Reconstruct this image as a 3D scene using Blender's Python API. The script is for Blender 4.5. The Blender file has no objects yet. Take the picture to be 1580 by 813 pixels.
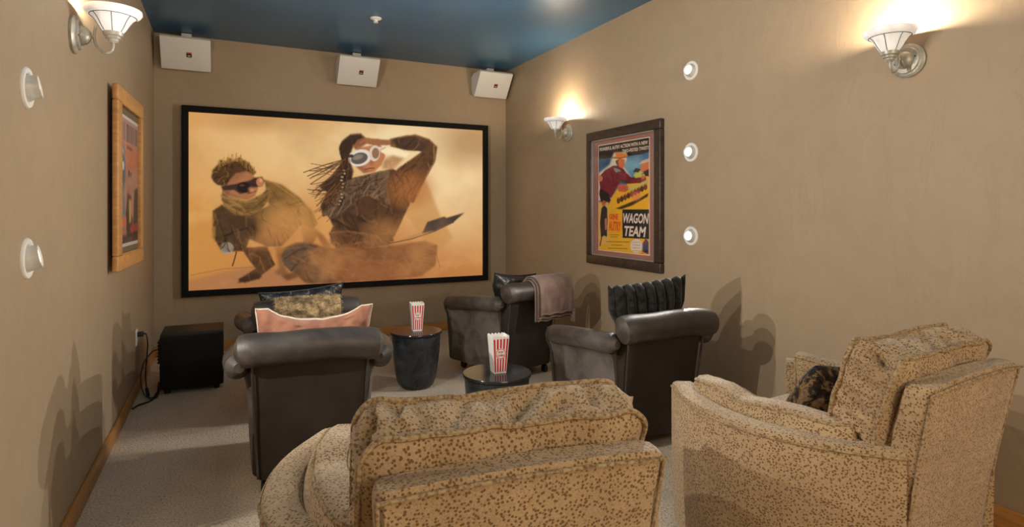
import bpy, bmesh, math, random
import numpy as np
from mathutils import Vector, Matrix, noise

PI = math.pi
sc = bpy.context.scene
COL = sc.collection
random.seed(7)

# ------------------------------------------------------------------ camera
F_PX, HORIZON = 906.0, 322.7                      # focal length and horizon row in 1580x813 pixels
cd = bpy.data.cameras.new('camera'); cam = bpy.data.objects.new('camera', cd); COL.objects.link(cam)
cam.location = (0, 0, 1.3)
cam.rotation_euler = (PI/2, 0, -math.atan(441/906.0))
cd.sensor_width = 36; cd.sensor_fit = 'HORIZONTAL'
cd.lens = F_PX/1580*36
cd.shift_y = (HORIZON-406.5)/1580
cd.clip_start = .05
sc.camera = cam

# ------------------------------------------------------------------ world, exposure
w = bpy.data.worlds.new('world'); sc.world = w; w.use_nodes = True
w.node_tree.nodes['Background'].inputs[0].default_value = (.9, .8, .7, 1)
w.node_tree.nodes['Background'].inputs[1].default_value = .05
sc.view_settings.view_transform = 'Standard'; sc.view_settings.look = 'None'
sc.view_settings.gamma = 1; sc.view_settings.use_curve_mapping = False
sc.view_settings.exposure = 0.0

# light levels (sconces and eyeballs have fixtures; fill and rear are bare added lights)
SCONCE_W, EYEBALL_W, FILL_W, REAR_W = 18.0, 17.5, 30.0, 52.0
WARM, SOFT = (1.0, .82, .60), (1.0, .945, .865)

# added soft fill light below the rear ceiling, out of view, no fixture
ad = bpy.data.lights.new('ceiling_fill_light', 'AREA'); ad.shape = 'RECTANGLE'; ad.size = 2.2; ad.size_y = 1.6
ad.energy = FILL_W; ad.color = (1.0, .90, .76)
al = bpy.data.objects.new('ceiling_fill_light', ad); COL.objects.link(al); al.location = (1.2, -1.0, 2.80)

# added warm fill behind the viewer, brightens the chair backs, no lamp body
rd = bpy.data.lights.new('rear_fill_light', 'AREA'); rd.shape = 'RECTANGLE'; rd.size = 1.8; rd.size_y = 1.2
rd.energy = REAR_W; rd.color = (1.0, .80, .55)
rl = bpy.data.objects.new('rear_fill_light', rd); COL.objects.link(rl); rl.location = (1.3, -2.15, 1.75); rl.rotation_euler = (PI/2, 0, 0)

# ------------------------------------------------------------------ helpers
class MB:
    def __init__(s): s.v = []; s.f = []
    def add(s, vs, fs):
        o = len(s.v); s.v += [tuple(p) for p in vs]; s.f += [tuple(i+o for i in q) for q in fs]; return s
    def box(s, x0, x1, y0, y1, z0, z1):
        return s.add([(x0,y0,z0),(x1,y0,z0),(x1,y1,z0),(x0,y1,z0),(x0,y0,z1),(x1,y0,z1),(x1,y1,z1),(x0,y1,z1)],
                     [(3,2,1,0),(4,5,6,7),(0,1,5,4),(1,2,6,5),(2,3,7,6),(3,0,4,7)])
    def rbox(s, x0, x1, y0, y1, z0, z1, r=.01, seg=3):
        bm = bmesh.new(); bmesh.ops.create_cube(bm, size=1)
        for v in bm.verts:
            v.co = Vector(((x0+x1)/2+v.co.x*(x1-x0), (y0+y1)/2+v.co.y*(y1-y0), (z0+z1)/2+v.co.z*(z1-z0)))
        bmesh.ops.bevel(bm, geom=bm.edges[:], offset=r, segments=seg, affect='EDGES', profile=.5)
        bm.verts.index_update()
        s.add([v.co[:] for v in bm.verts], [[v.index for v in f.verts] for f in bm.faces]); bm.free(); return s
    def loft(s, secs, closed=True, cap=True, loop=False):
        n = len(secs[0]); vs = [p for q in secs for p in q]; fs = []
        m = len(secs)
        for i in range(m if loop else m-1):
            a, b = i*n, ((i+1) % m)*n
            for j in range(n if closed else n-1):
                k = (j+1) % n; fs.append((a+j, a+k, b+k, b+j))
        if cap and not loop:
            for a, rev in ((0, 1), ((m-1)*n, 0)):
                c = Vector((0,0,0))
                for j in range(n): c += Vector(vs[a+j])
                vs.append(tuple(c/n)); ci = len(vs)-1
                for j in range(n):
                    k = (j+1) % n; fs.append((a+k, a+j, ci) if rev else (a+j, a+k, ci))
        return s.add(vs, fs)
    def tube(s, path, r, n=8, closed=False, cap=True):
        P = [Vector(p) for p in path]; m = len(P); secs = []; up = None
        for i in range(m):
            if closed: t = P[(i+1) % m]-P[i-1]
            else: t = P[min(i+1, m-1)]-P[max(i-1, 0)]
            if t.length < 1e-9: t = Vector((0,0,1))
            t.normalize()
            if up is None: up = Vector((0,0,1)) if abs(t.z) < .9 else Vector((1,0,0))
            a = t.cross(up)
            if a.length < 1e-6: a = t.cross(Vector((.3,.9,.2)))
            a.normalize(); b = a.cross(t).normalized(); up = b
            rr = r(i/(m-1)) if callable(r) else r
            secs.append([P[i]+a*math.cos(2*PI*j/n)*rr+b*math.sin(2*PI*j/n)*rr for j in range(n)])
        return s.loft(secs, cap=cap, loop=closed)
    def lathe(s, prof, n=32, c=(0,0,0), mat=None):
        secs = []
        for r, z in prof:
            q = [Vector((r*math.cos(2*PI*j/n), r*math.sin(2*PI*j/n), z)) for j in range(n)]
            if mat: q = [mat @ p for p in q]
            secs.append([p+Vector(c) for p in q])
        return s.loft(secs, cap=False)
    def map(s, f): s.v = [tuple(f(Vector(p))) for p in s.v]; return s
    def mesh(s, name, m, smooth=True):
        me = bpy.data.meshes.new(name); me.from_pydata(s.v, [], s.f); me.update()
        bm = bmesh.new(); bm.from_mesh(me); bmesh.ops.recalc_face_normals(bm, faces=bm.faces[:]); bm.to_mesh(me); bm.free()
        if m: me.materials.append(m)
        if smooth:
            me.polygons.foreach_set('use_smooth', [True]*len(me.polygons))
            me.set_sharp_from_angle(angle=math.radians(42))
        return me
    def obj(s, name, m, parent=None, smooth=True):
        o = bpy.data.objects.new(name, s.mesh(name, m, smooth)); COL.objects.link(o)
        if parent: o.parent = parent
        return o

def tag(o, label=None, cat=None, group=None, kind=None):
    for k, v in (('label', label), ('category', cat), ('group', group), ('kind', kind)):
        if v: o[k] = v
    return o
def thing(name, label, cat, loc=(0,0,0), rz=0, group=None, mat=None):
    o = bpy.data.objects.new(name, None); COL.objects.link(o); o.empty_display_size = .1
    if mat is not None: o.matrix_world = mat
    else: o.location = loc; o.rotation_euler = (0, 0, rz)
    return tag(o, label, cat, group)
def copy_tree(o, parent=None):
    c = o.copy(); COL.objects.link(c)
    if parent: c.parent = parent
    for ch in [x for x in COL.objects if x.parent == o]: copy_tree(ch, c)
    return c
def lerp(a, b, t): return a+(b-a)*t
def spline(pts, n):
    P = [Vector(p) for p in pts]; out = []; m = len(P)-1
    for i in range(n):
        t = i/(n-1)*m; k = min(int(t), m-1); u = t-k
        p0, p1, p2, p3 = P[max(k-1, 0)], P[k], P[k+1], P[min(k+2, m)]
        out.append(.5*((2*p1)+(p2-p0)*u+(2*p0-5*p1+4*p2-p3)*u*u+(3*p1-p0-3*p2+p3)*u**3))
    return out
def rrect(w, h, r, n=64):                       # rounded rectangle loop, evenly spaced points
    r = min(r, w/2-1e-4, h/2-1e-4); segs = [w-2*r, PI/2*r, h-2*r, PI/2*r]*2; L = sum(segs); out = []
    cs = [(w/2-r, -h/2+r), (w/2-r, h/2-r), (-w/2+r, h/2-r), (-w/2+r, -h/2+r)]
    for i in range(n):
        d = L*i/n; k = 0
        while d > segs[k]: d -= segs[k]; k += 1
        e, side = k//2, k % 2
        if side == 0:
            p = [(-w/2+r+d, -h/2), (w/2, -h/2+r+d), (w/2-r-d, h/2), (-w/2, h/2-r-d)][e]
        else:
            a = -PI/2+e*PI/2+d/r; c = cs[e]; p = (c[0]+r*math.cos(a), c[1]+r*math.sin(a))
        out.append(p)
    return out
def nz(p, s=1.0, o=0): return noise.noise(Vector((p[0]*s+o, p[1]*s+o*1.7, p[2]*s-o)))

# ------------------------------------------------------------------ materials
def mat(name, col, rough=.6, spec=.4, metal=0, build=None, emit=None, estr=1):
    m = bpy.data.materials.new(name); m.use_nodes = True; nt = m.node_tree; b = nt.nodes['Principled BSDF']
    b.inputs['Base Color'].default_value = (*col, 1); b.inputs['Roughness'].default_value = rough
    b.inputs['Specular IOR Level'].default_value = spec; b.inputs['Metallic'].default_value = metal
    if emit: b.inputs['Emission Color'].default_value = (*emit, 1); b.inputs['Emission Strength'].default_value = estr
    if build: build(nt, b)
    return m
def N(nt, t, **kw):
    n = nt.nodes.new(t)
    for k, v in kw.items():
        if k in n.inputs: n.inputs[k].default_value = v
        else: setattr(n, k, v)
    return n
def coords(nt, kind='Object', scale=(1,1,1)):
    tc = N(nt, 'ShaderNodeTexCoord'); mp = N(nt, 'ShaderNodeMapping'); mp.inputs['Scale'].default_value = scale
    nt.links.new(tc.outputs[kind], mp.inputs[0]); return mp.outputs[0]
def nois(nt, co, scale, detail=4, rough=.55, dist=0):
    n = N(nt, 'ShaderNodeTexNoise', Scale=scale, Detail=detail, Roughness=rough, Distortion=dist); nt.links.new(co, n.inputs['Vector']); return n.outputs['Fac']
def ramp(nt, fac, stops):
    r = N(nt, 'ShaderNodeValToRGB'); e = r.color_ramp.elements
    while len(e) < len(stops): e.new(.5)
    for i, (p, c) in enumerate(stops): e[i].position = p; e[i].color = (*c, 1) if len(c) == 3 else c
    nt.links.new(fac, r.inputs[0]); return r.outputs[0]
def mixc(nt, fac, a, b, mode='MIX'):
    m = N(nt, 'ShaderNodeMix', data_type='RGBA', blend_type=mode)
    for s, v in ((0, fac), (6, a), (7, b)):
        if isinstance(v, (int, float)): m.inputs[s].default_value = v
        elif isinstance(v, tuple): m.inputs[s].default_value = (*v, 1)
        else: nt.links.new(v, m.inputs[s])
    return m.outputs[2]
def bump(nt, b, h, strength=.3, dist=.01):
    n = N(nt, 'ShaderNodeBump', Strength=strength, Distance=dist); nt.links.new(h, n.inputs['Height']); nt.links.new(n.outputs[0], b.inputs['Normal'])
def G(v): return (v, v, v)

def wall_b(nt, b):
    co = coords(nt)
    n1 = nois(nt, co, 1.3, 3); n2 = nois(nt, co, 9, 6, .6, .6)
    c = ramp(nt, n1, [(.3, (.355, .260, .166)), (.7, (.385, .286, .185))])
    nt.links.new(mixc(nt, .05, c, ramp(nt, n2, [(.35, G(.12)), (.6, (.5, .4, .28))])), b.inputs['Base Color'])
    trowel = ramp(nt, nois(nt, coords(nt, 'Object', (1, 1, .45)), 6.5, 7, .62, 1.2), [(.50, G(0)), (.60, G(.8)), (.75, G(1))])
    bump(nt, b, mixc(nt, .25, trowel, n2), .20, .006)
M_wall = mat('wall_paint', (.33,.25,.16), .52, .42, build=wall_b)
def ceil_b(nt, b):
    co = coords(nt)
    nt.links.new(ramp(nt, nois(nt, co, 1.1, 3), [(.3, (.036, .112, .205)), (.7, (.048, .142, .255))]), b.inputs['Base Color'])
    bump(nt, b, nois(nt, co, 11, 5), .12, .006)
M_ceil = mat('ceiling_paint', (.02,.06,.1), .36, .55, build=ceil_b)
def carpet_b(nt, b):
    co = coords(nt)
    v = N(nt, 'ShaderNodeTexVoronoi', Scale=95.0); nt.links.new(co, v.inputs['Vector'])
    sp = ramp(nt, nois(nt, co, 105, 3, .7), [(.33, (.24, .175, .11)), (.44, (.60, .49, .365)), (.62, (.74, .62, .48))])
    lg = ramp(nt, nois(nt, co, 2.5, 3), [(.3, G(.82)), (.7, G(1))])
    nt.links.new(mixc(nt, 1.0, sp, lg, 'MULTIPLY'), b.inputs['Base Color'])
    bump(nt, b, mixc(nt, .5, v.outputs['Distance'], nois(nt, co, 160, 2)), .8, .006)
M_carpet = mat('carpet_pile', (.45,.36,.26), .95, .1, build=carpet_b)
def wood(name, dark, light, sc_=(1,1,1), rough=.4):
    def bd(nt, b):
        co = coords(nt, 'Object', sc_)
        n = nois(nt, co, 9, 6, .6, 1.0)
        nt.links.new(ramp(nt, n, [(.3, dark), (.7, light)]), b.inputs['Base Color']); bump(nt, b, n, .06, .003)
    return mat(name, light, rough, .45, build=bd)
M_base = wood('honey_oak', (.36,.155,.035), (.56,.26,.065), (6,.35,6))
M_baseb = wood('honey_oak_across', (.36,.155,.035), (.56,.26,.065), (.35,6,6))
M_maple = wood('maple_frame', (.46,.21,.065), (.66,.35,.125), (4,4,.5))
M_dark = wood('dark_walnut', (.022,.014,.010), (.075,.048,.034), (4,4,.6), .36)
def leather_b(nt, b):
    co = coords(nt)
    worn = ramp(nt, nois(nt, co, 4.2, 6, .62, .4), [(.38, (.028, .022, .019)), (.55, (.050, .041, .036)), (.72, (.120, .104, .092))])
    nt.links.new(worn, b.inputs['Base Color'])
    nt.links.new(ramp(nt, nois(nt, co, 7, 4), [(.3, G(.34)), (.7, G(.52))]), b.inputs['Roughness'])
    v = N(nt, 'ShaderNodeTexVoronoi', Scale=260.0); nt.links.new(co, v.inputs['Vector'])
    bump(nt, b, mixc(nt, .4, v.outputs['Distance'], nois(nt, co, 18, 6)), .22, .004)
M_leather = mat('brown_leather', (.05,.04,.035), .42, .5, build=leather_b)
def suede_b(nt, b):
    co = coords(nt)
    nt.links.new(ramp(nt, nois(nt, co, 6, 6, .6, .5), [(.35, (.060, .050, .044)), (.7, (.155, .135, .118))]), b.inputs['Base Color'])
    bump(nt, b, nois(nt, co, 60, 5), .2, .003)
M_suede = mat('worn_leather', (.1,.09,.08), .58, .4, build=suede_b)
M_backpanel = mat('dark_back_leather', (.034,.026,.021), .62, .3, build=lambda nt, b: (nt.links.new(ramp(nt, nois(nt, coords(nt), 5, 5), [(.3, (.020, .0145, .011)), (.75, (.040, .030, .024))]), b.inputs['Base Color']), bump(nt, b, nois(nt, coords(nt), 55, 5), .15, .003)))
def spot_b(nt, b):
    co = coords(nt)
    big = nois(nt, co, 5, 4)
    v = N(nt, 'ShaderNodeTexVoronoi', Scale=122.0, Randomness=.88); nt.links.new(co, v.inputs['Vector'])
    jit = N(nt, 'ShaderNodeMath', operation='ADD'); nt.links.new(v.outputs['Distance'], jit.inputs[0])
    j2 = N(nt, 'ShaderNodeMath', operation='MULTIPLY_ADD'); nt.links.new(nois(nt, co, 130, 2), j2.inputs[0]); j2.inputs[1].default_value = .34; j2.inputs[2].default_value = -.17
    nt.links.new(j2.outputs[0], jit.inputs[1])
    base = ramp(nt, big, [(.3, (.40, .275, .150)), (.7, (.52, .370, .215))])
    grain = ramp(nt, nois(nt, co, 240, 2), [(.3, G(.72)), (.65, G(1.0))])
    base = mixc(nt, 1.0, base, grain, 'MULTIPLY')
    spot = ramp(nt, jit.outputs[0], [(.30, G(1)), (.46, G(0))])
    nt.links.new(mixc(nt, spot, base, (.165, .092, .038)), b.inputs['Base Color'])
    bump(nt, b, mixc(nt, .5, nois(nt, co, 190, 3), ramp(nt, jit.outputs[0], [(.3, G(0)), (.5, G(1))])), .35, .003)
    b.inputs['Sheen Weight'].default_value = .25
M_spot = mat('spotted_plush', (.45,.34,.2), .85, .15, build=spot_b)
M_welt = mat('welt_cord', (.34,.24,.135), .85, .15, build=lambda nt, b: nt.links.new(ramp(nt, nois(nt, coords(nt), 120, 3), [(.35, (.16, .10, .05)), (.6, (.42, .31, .18))]), b.inputs['Base Color']))
def cloth(name, c1, c2, s=12, rough=.85, bs=.3, fs=180):
    def bd(nt, b):
        co = coords(nt); nt.links.new(ramp(nt, nois(nt, co, s, 5), [(.36, c1), (.64, c2)]), b.inputs['Base Color'])
        bump(nt, b, mixc(nt, .6, nois(nt, co, s*1.5, 4), nois(nt, co, fs, 2)), bs, .004); b.inputs['Sheen Weight'].default_value = .2
    return mat(name, c2, rough, .2, build=bd)
M_terra = cloth('terracotta_suede', (.23,.098,.058), (.33,.152,.096))
M_cream = cloth('cream_piping', (.55,.47,.36), (.68,.60,.48), 60)
M_mauve = cloth('mauve_fleece', (.190,.118,.092), (.275,.182,.148), 9, .7, .3)
M_fur_tan = cloth('tan_fur', (.125,.085,.042), (.62,.46,.25), 22, .9, .6, 120)
M_fur_blk = cloth('black_fur', (.006,.005,.005), (.20,.19,.18), 75, .8, .5, 200)
M_fur_core = cloth('black_fur_core', (.008,.007,.007), (.030,.027,.025), 30, 1.0, .4, 200)
M_fur_core.node_tree.nodes['Principled BSDF'].inputs['Specular IOR Level'].default_value = .03
def leop_b(nt, b):
    co = coords(nt)
    a = nois(nt, co, 17, 4, .6, 1.6)
    nt.links.new(ramp(nt, a, [(.40, (.010,.008,.007)), (.50, (.035,.022,.014)), (.58, (.24,.145,.060)), (.70, (.075,.048,.026))]), b.inputs['Base Color'])
    bump(nt, b, nois(nt, co, 140, 3), .5, .004)
M_leop = mat('leopard_fur', (.1,.06,.03), .7, .25, build=leop_b)
M_satin = mat('dark_satin', (.03,.03,.032), .30, .5, build=lambda nt, b: (nt.links.new(ramp(nt, nois(nt, coords(nt), 24, 3, .5, 1.5), [(.45, (.012,.012,.014)), (.60, (.05,.05,.055)), (.68, (.24,.23,.22))]), b.inputs['Base Color'])))
M_blkleather = mat('black_cushion_leather', (.022,.022,.022), .33, .5, build=lambda nt, b: bump(nt, b, nois(nt, coords(nt), 30, 5), .3, .004))
def stone_b(nt, b):
    co = coords(nt); n = nois(nt, co, 12, 6, .6, .6)
    nt.links.new(ramp(nt, n, [(.35, (.012,.014,.017)), (.62, (.030,.034,.040)), (.80, (.10,.11,.12))]), b.inputs['Base Color'])
    nt.links.new(ramp(nt, n, [(.3, G(.22)), (.7, G(.40))]), b.inputs['Roughness'])
M_lacquer = mat('charcoal_lacquer', (.02,.022,.026), .28, .5, build=stone_b)
M_topgloss = mat('polished_black_top', (.016,.018,.022), .13, .5)
M_sub = mat('black_vinyl', (.014,.014,.014), .55, .4, build=lambda nt, b: bump(nt, b, nois(nt, coords(nt), 220, 2), .25, .002))
M_grille = mat('black_grille_cloth', (.018,.016,.014), .9, .1, build=lambda nt, b: bump(nt, b, nois(nt, coords(nt), 400, 1), .4, .002))
M_rubber = mat('black_rubber', (.012,.012,.012), .5, .4)
M_white = mat('white_plastic', (.72,.71,.68), .45, .4)
M_trimring = mat('white_trim', (.78,.76,.70), .4, .4)
M_snout = mat('white_snout', (.62,.60,.56), .35, .45)
M_lens = mat('lit_lens', (.85,.82,.76), .4, .2, emit=(1,.93,.82), estr=1.1)
M_bulb = mat('lit_bulb', (1,1,1), .4, .2, emit=(1,.88,.68), estr=5.0)
def pewter_b(nt, b):
    co = coords(nt); nt.links.new(ramp(nt, nois(nt, co, 40, 4), [(.3, (.33,.32,.27)), (.7, (.50,.48,.42))]), b.inputs['Base Color'])
M_pewter = mat('antique_pewter', (.45,.43,.37), .42, .5, .35, build=pewter_b)
M_lead = mat('lead_came', (.10,.10,.10), .5, .4, .5)
def shade_b(nt, b):
    co = coords(nt); b.inputs['Transmission Weight'].default_value = 0.0
    nt.links.new(ramp(nt, nois(nt, co, 16, 4, .6, 1.0), [(.3, (.60,.58,.54)), (.7, (.86,.84,.80))]), b.inputs['Base Color'])
    nt.links.new(ramp(nt, nois(nt, co, 14, 3, .5, .8), [(.3, (.78,.76,.72)), (.7, (1,.98,.94))]), b.inputs['Emission Color'])
    b.inputs['Emission Strength'].default_value = .36
M_shade = mat('alabaster_glass', (.8,.78,.74), .3, .5, build=shade_b)
M_blackframe = mat('black_velvet_frame', (.010,.010,.010), .85, .2)
M_silver = mat('silver_fillet', (.42,.41,.40), .35, .5, .6)
M_mat_rose = mat('rose_mat_board', (.33,.155,.125), .85, .15)
M_mat_grey = mat('taupe_mat_board', (.16,.135,.10), .85, .15)
M_red = mat('red_print', (.52,.018,.030), .45, .35)
M_ink = mat('black_ink', (.012,.011,.011), .6, .2)
M_inkorange = mat('orange_ink', (.72,.10,.02), .6, .2)
M_inkcream = mat('cream_ink', (.80,.66,.55), .6, .2)
M_orangelogo = mat('orange_badge', (.55,.10,.03), .4, .4)
M_socket = mat('socket_slot', (.02,.02,.02), .5, .3)
def pane_mat():
    m = bpy.data.materials.new('picture_glass'); m.use_nodes = True; nt = m.node_tree; nt.nodes.clear()
    o = N(nt, 'ShaderNodeOutputMaterial'); t = N(nt, 'ShaderNodeBsdfTransparent'); g = N(nt, 'ShaderNodeBsdfGlossy', Roughness=.04)
    mx = N(nt, 'ShaderNodeMixShader'); mx.inputs[0].default_value = .025
    nt.links.new(t.outputs[0], mx.inputs[1]); nt.links.new(g.outputs[0], mx.inputs[2]); nt.links.new(mx.outputs[0], o.inputs[0]); return m
M_pane = pane_mat()
def attr_mat(name, emit=0, rough=.5):
    def bd(nt, b):
        a = N(nt, 'ShaderNodeAttribute', attribute_name='Col')
        if emit:
            b.inputs['Base Color'].default_value = (.03,.03,.03,1); b.inputs['Specular IOR Level'].default_value = 0; nt.links.new(a.outputs['Color'], b.inputs['Emission Color']); b.inputs['Emission Strength'].default_value = emit
        else: nt.links.new(a.outputs['Color'], b.inputs['Base Color'])
    return mat(name, (.5,.5,.5), rough, .2, build=bd)
M_picture = attr_mat('projected_picture', .95, .9)
M_print = attr_mat('poster_print', 0, .55)

# ------------------------------------------------------------------ room
XL, XR, YB, YR, ZC = -.57, 2.84, 6.0, -2.2, 2.85
T = .12
def struct(name, mb, m, smooth=False): return tag(mb.obj(name, m, None, smooth), kind='structure')
struct('floor', MB().box(XL-T, XR+T, YR-T, YB+T, -.1, 0), M_carpet)
struct('ceiling', MB().box(XL-T, XR+T, YR-T, YB+T, ZC, ZC+.1), M_ceil)
struct('wall_left', MB().box(XL-T, XL, YR-T, YB+T, 0, ZC), M_wall)
struct('wall_right', MB().box(XR, XR+T, YR-T, YB+T, 0, ZC), M_wall)
struct('wall_back', MB().box(XL, XR, YB, YB+T, 0, ZC), M_wall)
struct('wall_front', MB().box(XL, XR, YR-T, YR, 0, ZC), M_wall)
BH, BT = .092, .016
struct('baseboard_left', MB().rbox(XL, XL+BT, YR, YB, 0, BH, .005, 2), M_base, True)
struct('baseboard_right', MB().rbox(XR-BT, XR, YR, YB, 0, BH, .005, 2), M_base, True)
struct('baseboard_back', MB().rbox(XL+BT, XR-BT, YB-BT, YB, 0, BH, .005, 2), M_baseb, True)

# ------------------------------------------------------------------ flat prints: painted grids with vertex colours
def srgb(c):
    c = np.asarray(c, float)/255.; return np.where(c <= .04045, c/12.92, ((c+.055)/1.055)**2.4)
class Canvas:
    def __init__(s, W, H, corners, seed=1):        # corners TL TR BR BL in the drawing's own pixels
        s.W, s.H = W, H; s.rng = np.random.default_rng(seed)
        A = []; B = []
        for (x, y), (u, v) in zip([(0,0),(1,0),(1,1),(0,1)], corners):
            A += [[x,y,1,0,0,0,-u*x,-u*y],[0,0,0,x,y,1,-v*x,-v*y]]; B += [u, v]
        h = np.linalg.solve(np.array(A, float), np.array(B, float)); Hm = np.append(h, 1).reshape(3,3); s.Hi = np.linalg.inv(Hm)
        uu, vv = np.meshgrid(np.linspace(0,1,W), np.linspace(0,1,H))
        q = np.stack([uu, vv, np.ones_like(uu)], -1) @ Hm.T
        s.X, s.Y = q[...,0]/q[...,2], q[...,1]/q[...,2]; s.U, s.V = uu, vv
        s.im = np.zeros((H, W, 3))
    def uv(s, x, y):
        p = s.Hi @ np.array([x, y, 1.]); return p[0]/p[2], p[1]/p[2]
    def fbm(s, cells, octv=4, gain=.55):
        out = np.zeros((s.H, s.W)); a = 1; tot = 0
        for o in range(octv):
            gx, gy = int(cells*2**o)+2, int(cells*2**o*s.H/s.W)+3
            g = s.rng.random((gy, gx)); x = s.U*(gx-1.001); y = s.V*(gy-1.001)
            i, j = x.astype(int), y.astype(int); fx, fy = x-i, y-j; fx = fx*fx*(3-2*fx); fy = fy*fy*(3-2*fy)
            out += a*((g[j,i]*(1-fx)+g[j,i+1]*fx)*(1-fy)+(g[j+1,i]*(1-fx)+g[j+1,i+1]*fx)*fy); tot += a; a *= gain
        return out/tot
    def blur(s, m, r):
        r = int(r)
        if r < 1: return m
        for ax in (0, 1):
            for _ in range(2):
                p = np.pad(m, [(r+1, r) if a == ax else (0, 0) for a in (0, 1)], mode='edge'); c = np.cumsum(p, ax)
                m = (np.take(c, range(2*r+1, c.shape[ax]), ax)-np.take(c, range(0, c.shape[ax]-2*r-1), ax))/(2*r+1)
        return m
    def put(s, m, col, tex=None):
        c = srgb(col)
        if tex is not None: c = c*tex[..., None]
        s.im = s.im*(1-m[..., None])+c*m[..., None]
    def poly(s, pts, col, a=1, blur=0, tex=None):
        X, Y = s.X, s.Y; m = np.zeros(X.shape, bool); n = len(pts)
        for i in range(n):
            x1, y1 = pts[i]; x2, y2 = pts[(i+1) % n]
            if y1 == y2: continue
            m ^= ((Y < y1) != (Y < y2)) & (X < (x2-x1)*(Y-y1)/(y2-y1)+x1)
        s.put(s.blur(m.astype(float), blur)*a, col, tex)
    def ell(s, x, y, rx, ry, col, a=1, soft=.12, rot=0, tex=None):
        c, q = math.cos(rot), math.sin(rot); dx, dy = s.X-x, s.Y-y
        d = np.sqrt(((dx*c+dy*q)/rx)**2+((-dx*q+dy*c)/ry)**2)
        s.put(np.clip((1-d)/soft+.5, 0, 1)*a, col, tex)
    def win(s, pts, pad):
        q = [s.uv(x, y) for x, y in pts]; us = [p[0] for p in q]; vs = [p[1] for p in q]
        pu = pad/abs(s.X[0, -1]-s.X[0, 0])*1.3; pv = pad/abs(s.Y[-1, 0]-s.Y[0, 0])*1.3
        return (slice(max(0, int((min(vs)-pv)*s.H)-1), max(0, int((max(vs)+pv)*s.H)+3)), slice(max(0, int((min(us)-pu)*s.W)-1), max(0, int((max(us)+pu)*s.W)+3)))
    def line(s, pts, wd, col, a=1, clip=None):
        w_ = s.win(pts, wd*2); X, Y = s.X[w_], s.Y[w_]
        if X.size == 0: return
        m = np.zeros(X.shape)
        for (x1, y1), (x2, y2) in zip(pts, pts[1:]):
            dx, dy = x2-x1, y2-y1; t = np.clip(((X-x1)*dx+(Y-y1)*dy)/(dx*dx+dy*dy+1e-9), 0, 1)
            d = np.hypot(X-x1-t*dx, Y-y1-t*dy); m = np.maximum(m, np.clip((wd-d)/(wd*.6)+.2, 0, 1))
        if clip is not None: m = m*clip[w_]
        m = (m*a)[..., None]; s.im[w_] = s.im[w_]*(1-m)+srgb(col)*m
    def mask(s, pts):
        X, Y = s.X, s.Y; m = np.zeros(X.shape, bool); n = len(pts)
        for i in range(n):
            x1, y1 = pts[i]; x2, y2 = pts[(i+1) % n]
            if y1 != y2: m ^= ((Y < y1) != (Y < y2)) & (X < (x2-x1)*(Y-y1)/(y2-y1)+x1)
        return m.astype(float)
    def folds_(s, pts, n, ang, ln, wd, dark, light, a=.6, rim=None, seed=0):
        """cloth folds as printed strokes inside one outline, with a lit upper edge"""
        m = s.blur(s.mask(pts), 1); r = random.Random(seed); xs = [p[0] for p in pts]; ys = [p[1] for p in pts]
        if rim is not None:
            e = np.clip(m-np.roll(np.roll(m, 2, 0), -1, 1), 0, 1); s.put(e*.7, rim)
        for k in range(n):
            x, y = r.uniform(min(xs), max(xs)), r.uniform(min(ys), max(ys)); t = ang+r.gauss(0, .45); l = ln*r.uniform(.4, 1.2); bend = r.gauss(0, .35)
            q = []
            for i in range(4): q.append((x, y)); x += l/3*math.cos(t); y += l/3*math.sin(t); t += bend
            s.line(q, wd*r.uniform(.5, 1.3), dark if r.random() < .6 else light, a*r.uniform(.4, 1), m)
    def build(s, name, m, O, ex, ey, parent):      # O = top-left corner, ex along the width, ey down the height (metres)
        O, ex, ey = Vector(O), Vector(ex), Vector(ey); W, H = s.W, s.H
        uu, vv = s.U.ravel()[:, None], s.V.ravel()[:, None]
        co = np.array(O)[None]+uu*np.array(ex)[None]+vv*np.array(ey)[None]
        i = np.arange((H-1)*(W-1)); r, c = i//(W-1), i % (W-1); a = r*W+c
        q = np.stack([a, a+W, a+W+1, a+1], 1)
        me = bpy.data.meshes.new(name); me.from_pydata(co.tolist(), [], q.tolist())
        at = me.color_attributes.new('Col', 'FLOAT_COLOR', 'POINT')
        at.data.foreach_set('color', np.concatenate([s.im.reshape(-1, 3), np.ones((W*H, 1))], 1).ravel().astype(np.float32))
        me.materials.append(m); o = bpy.data.objects.new(name, me); COL.objects.link(o); o.parent = parent; return o

# ---- projection screen on the back wall
scr = thing('projection_screen', 'wide black-framed projection screen showing two goggled figures in desert dust, on the back wall', 'screen', (1.12, 5.96, 0))
SX0, SX1, SZ0, SZ1 = -.356, 2.598, .518, 2.222
def frame_bar(x0, x1, z0, z1): MB().rbox(x0-1.12, x1-1.12, -.03, .04, z0, z1, .006, 2).obj('frame_bar', M_blackframe, scr)
FB = .055
frame_bar(SX0, SX1, SZ1-FB, SZ1); frame_bar(SX0, SX1, SZ0, SZ0+FB)
frame_bar(SX0, SX0+FB, SZ0+FB, SZ1-FB); frame_bar(SX1-FB, SX1, SZ0+FB, SZ1-FB)
cv = Canvas(620, 346, [(53,55),(1245,140),(1245,722),(53,777)], 3)
cl = cv.fbm(4, 5); cl2 = cv.fbm(9, 5)
cv.im[:] = srgb((212,148,78)); X, Y = cv.X, cv.Y
cv.put(np.clip((Y-480)/330, 0, 1)*.85, (176,108,58))
cv.put(np.clip(1-(X-50)/330, 0, 1)*.6, (206,142,62))
cv.ell(560, 210, 420, 170, (238,200,142), .8, 1.6); cv.ell(1130, 330, 200, 190, (246,214,162), .9, 1.5)
cv.ell(880, 190, 170, 90, (248,224,176), .8, 1.3)
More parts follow.
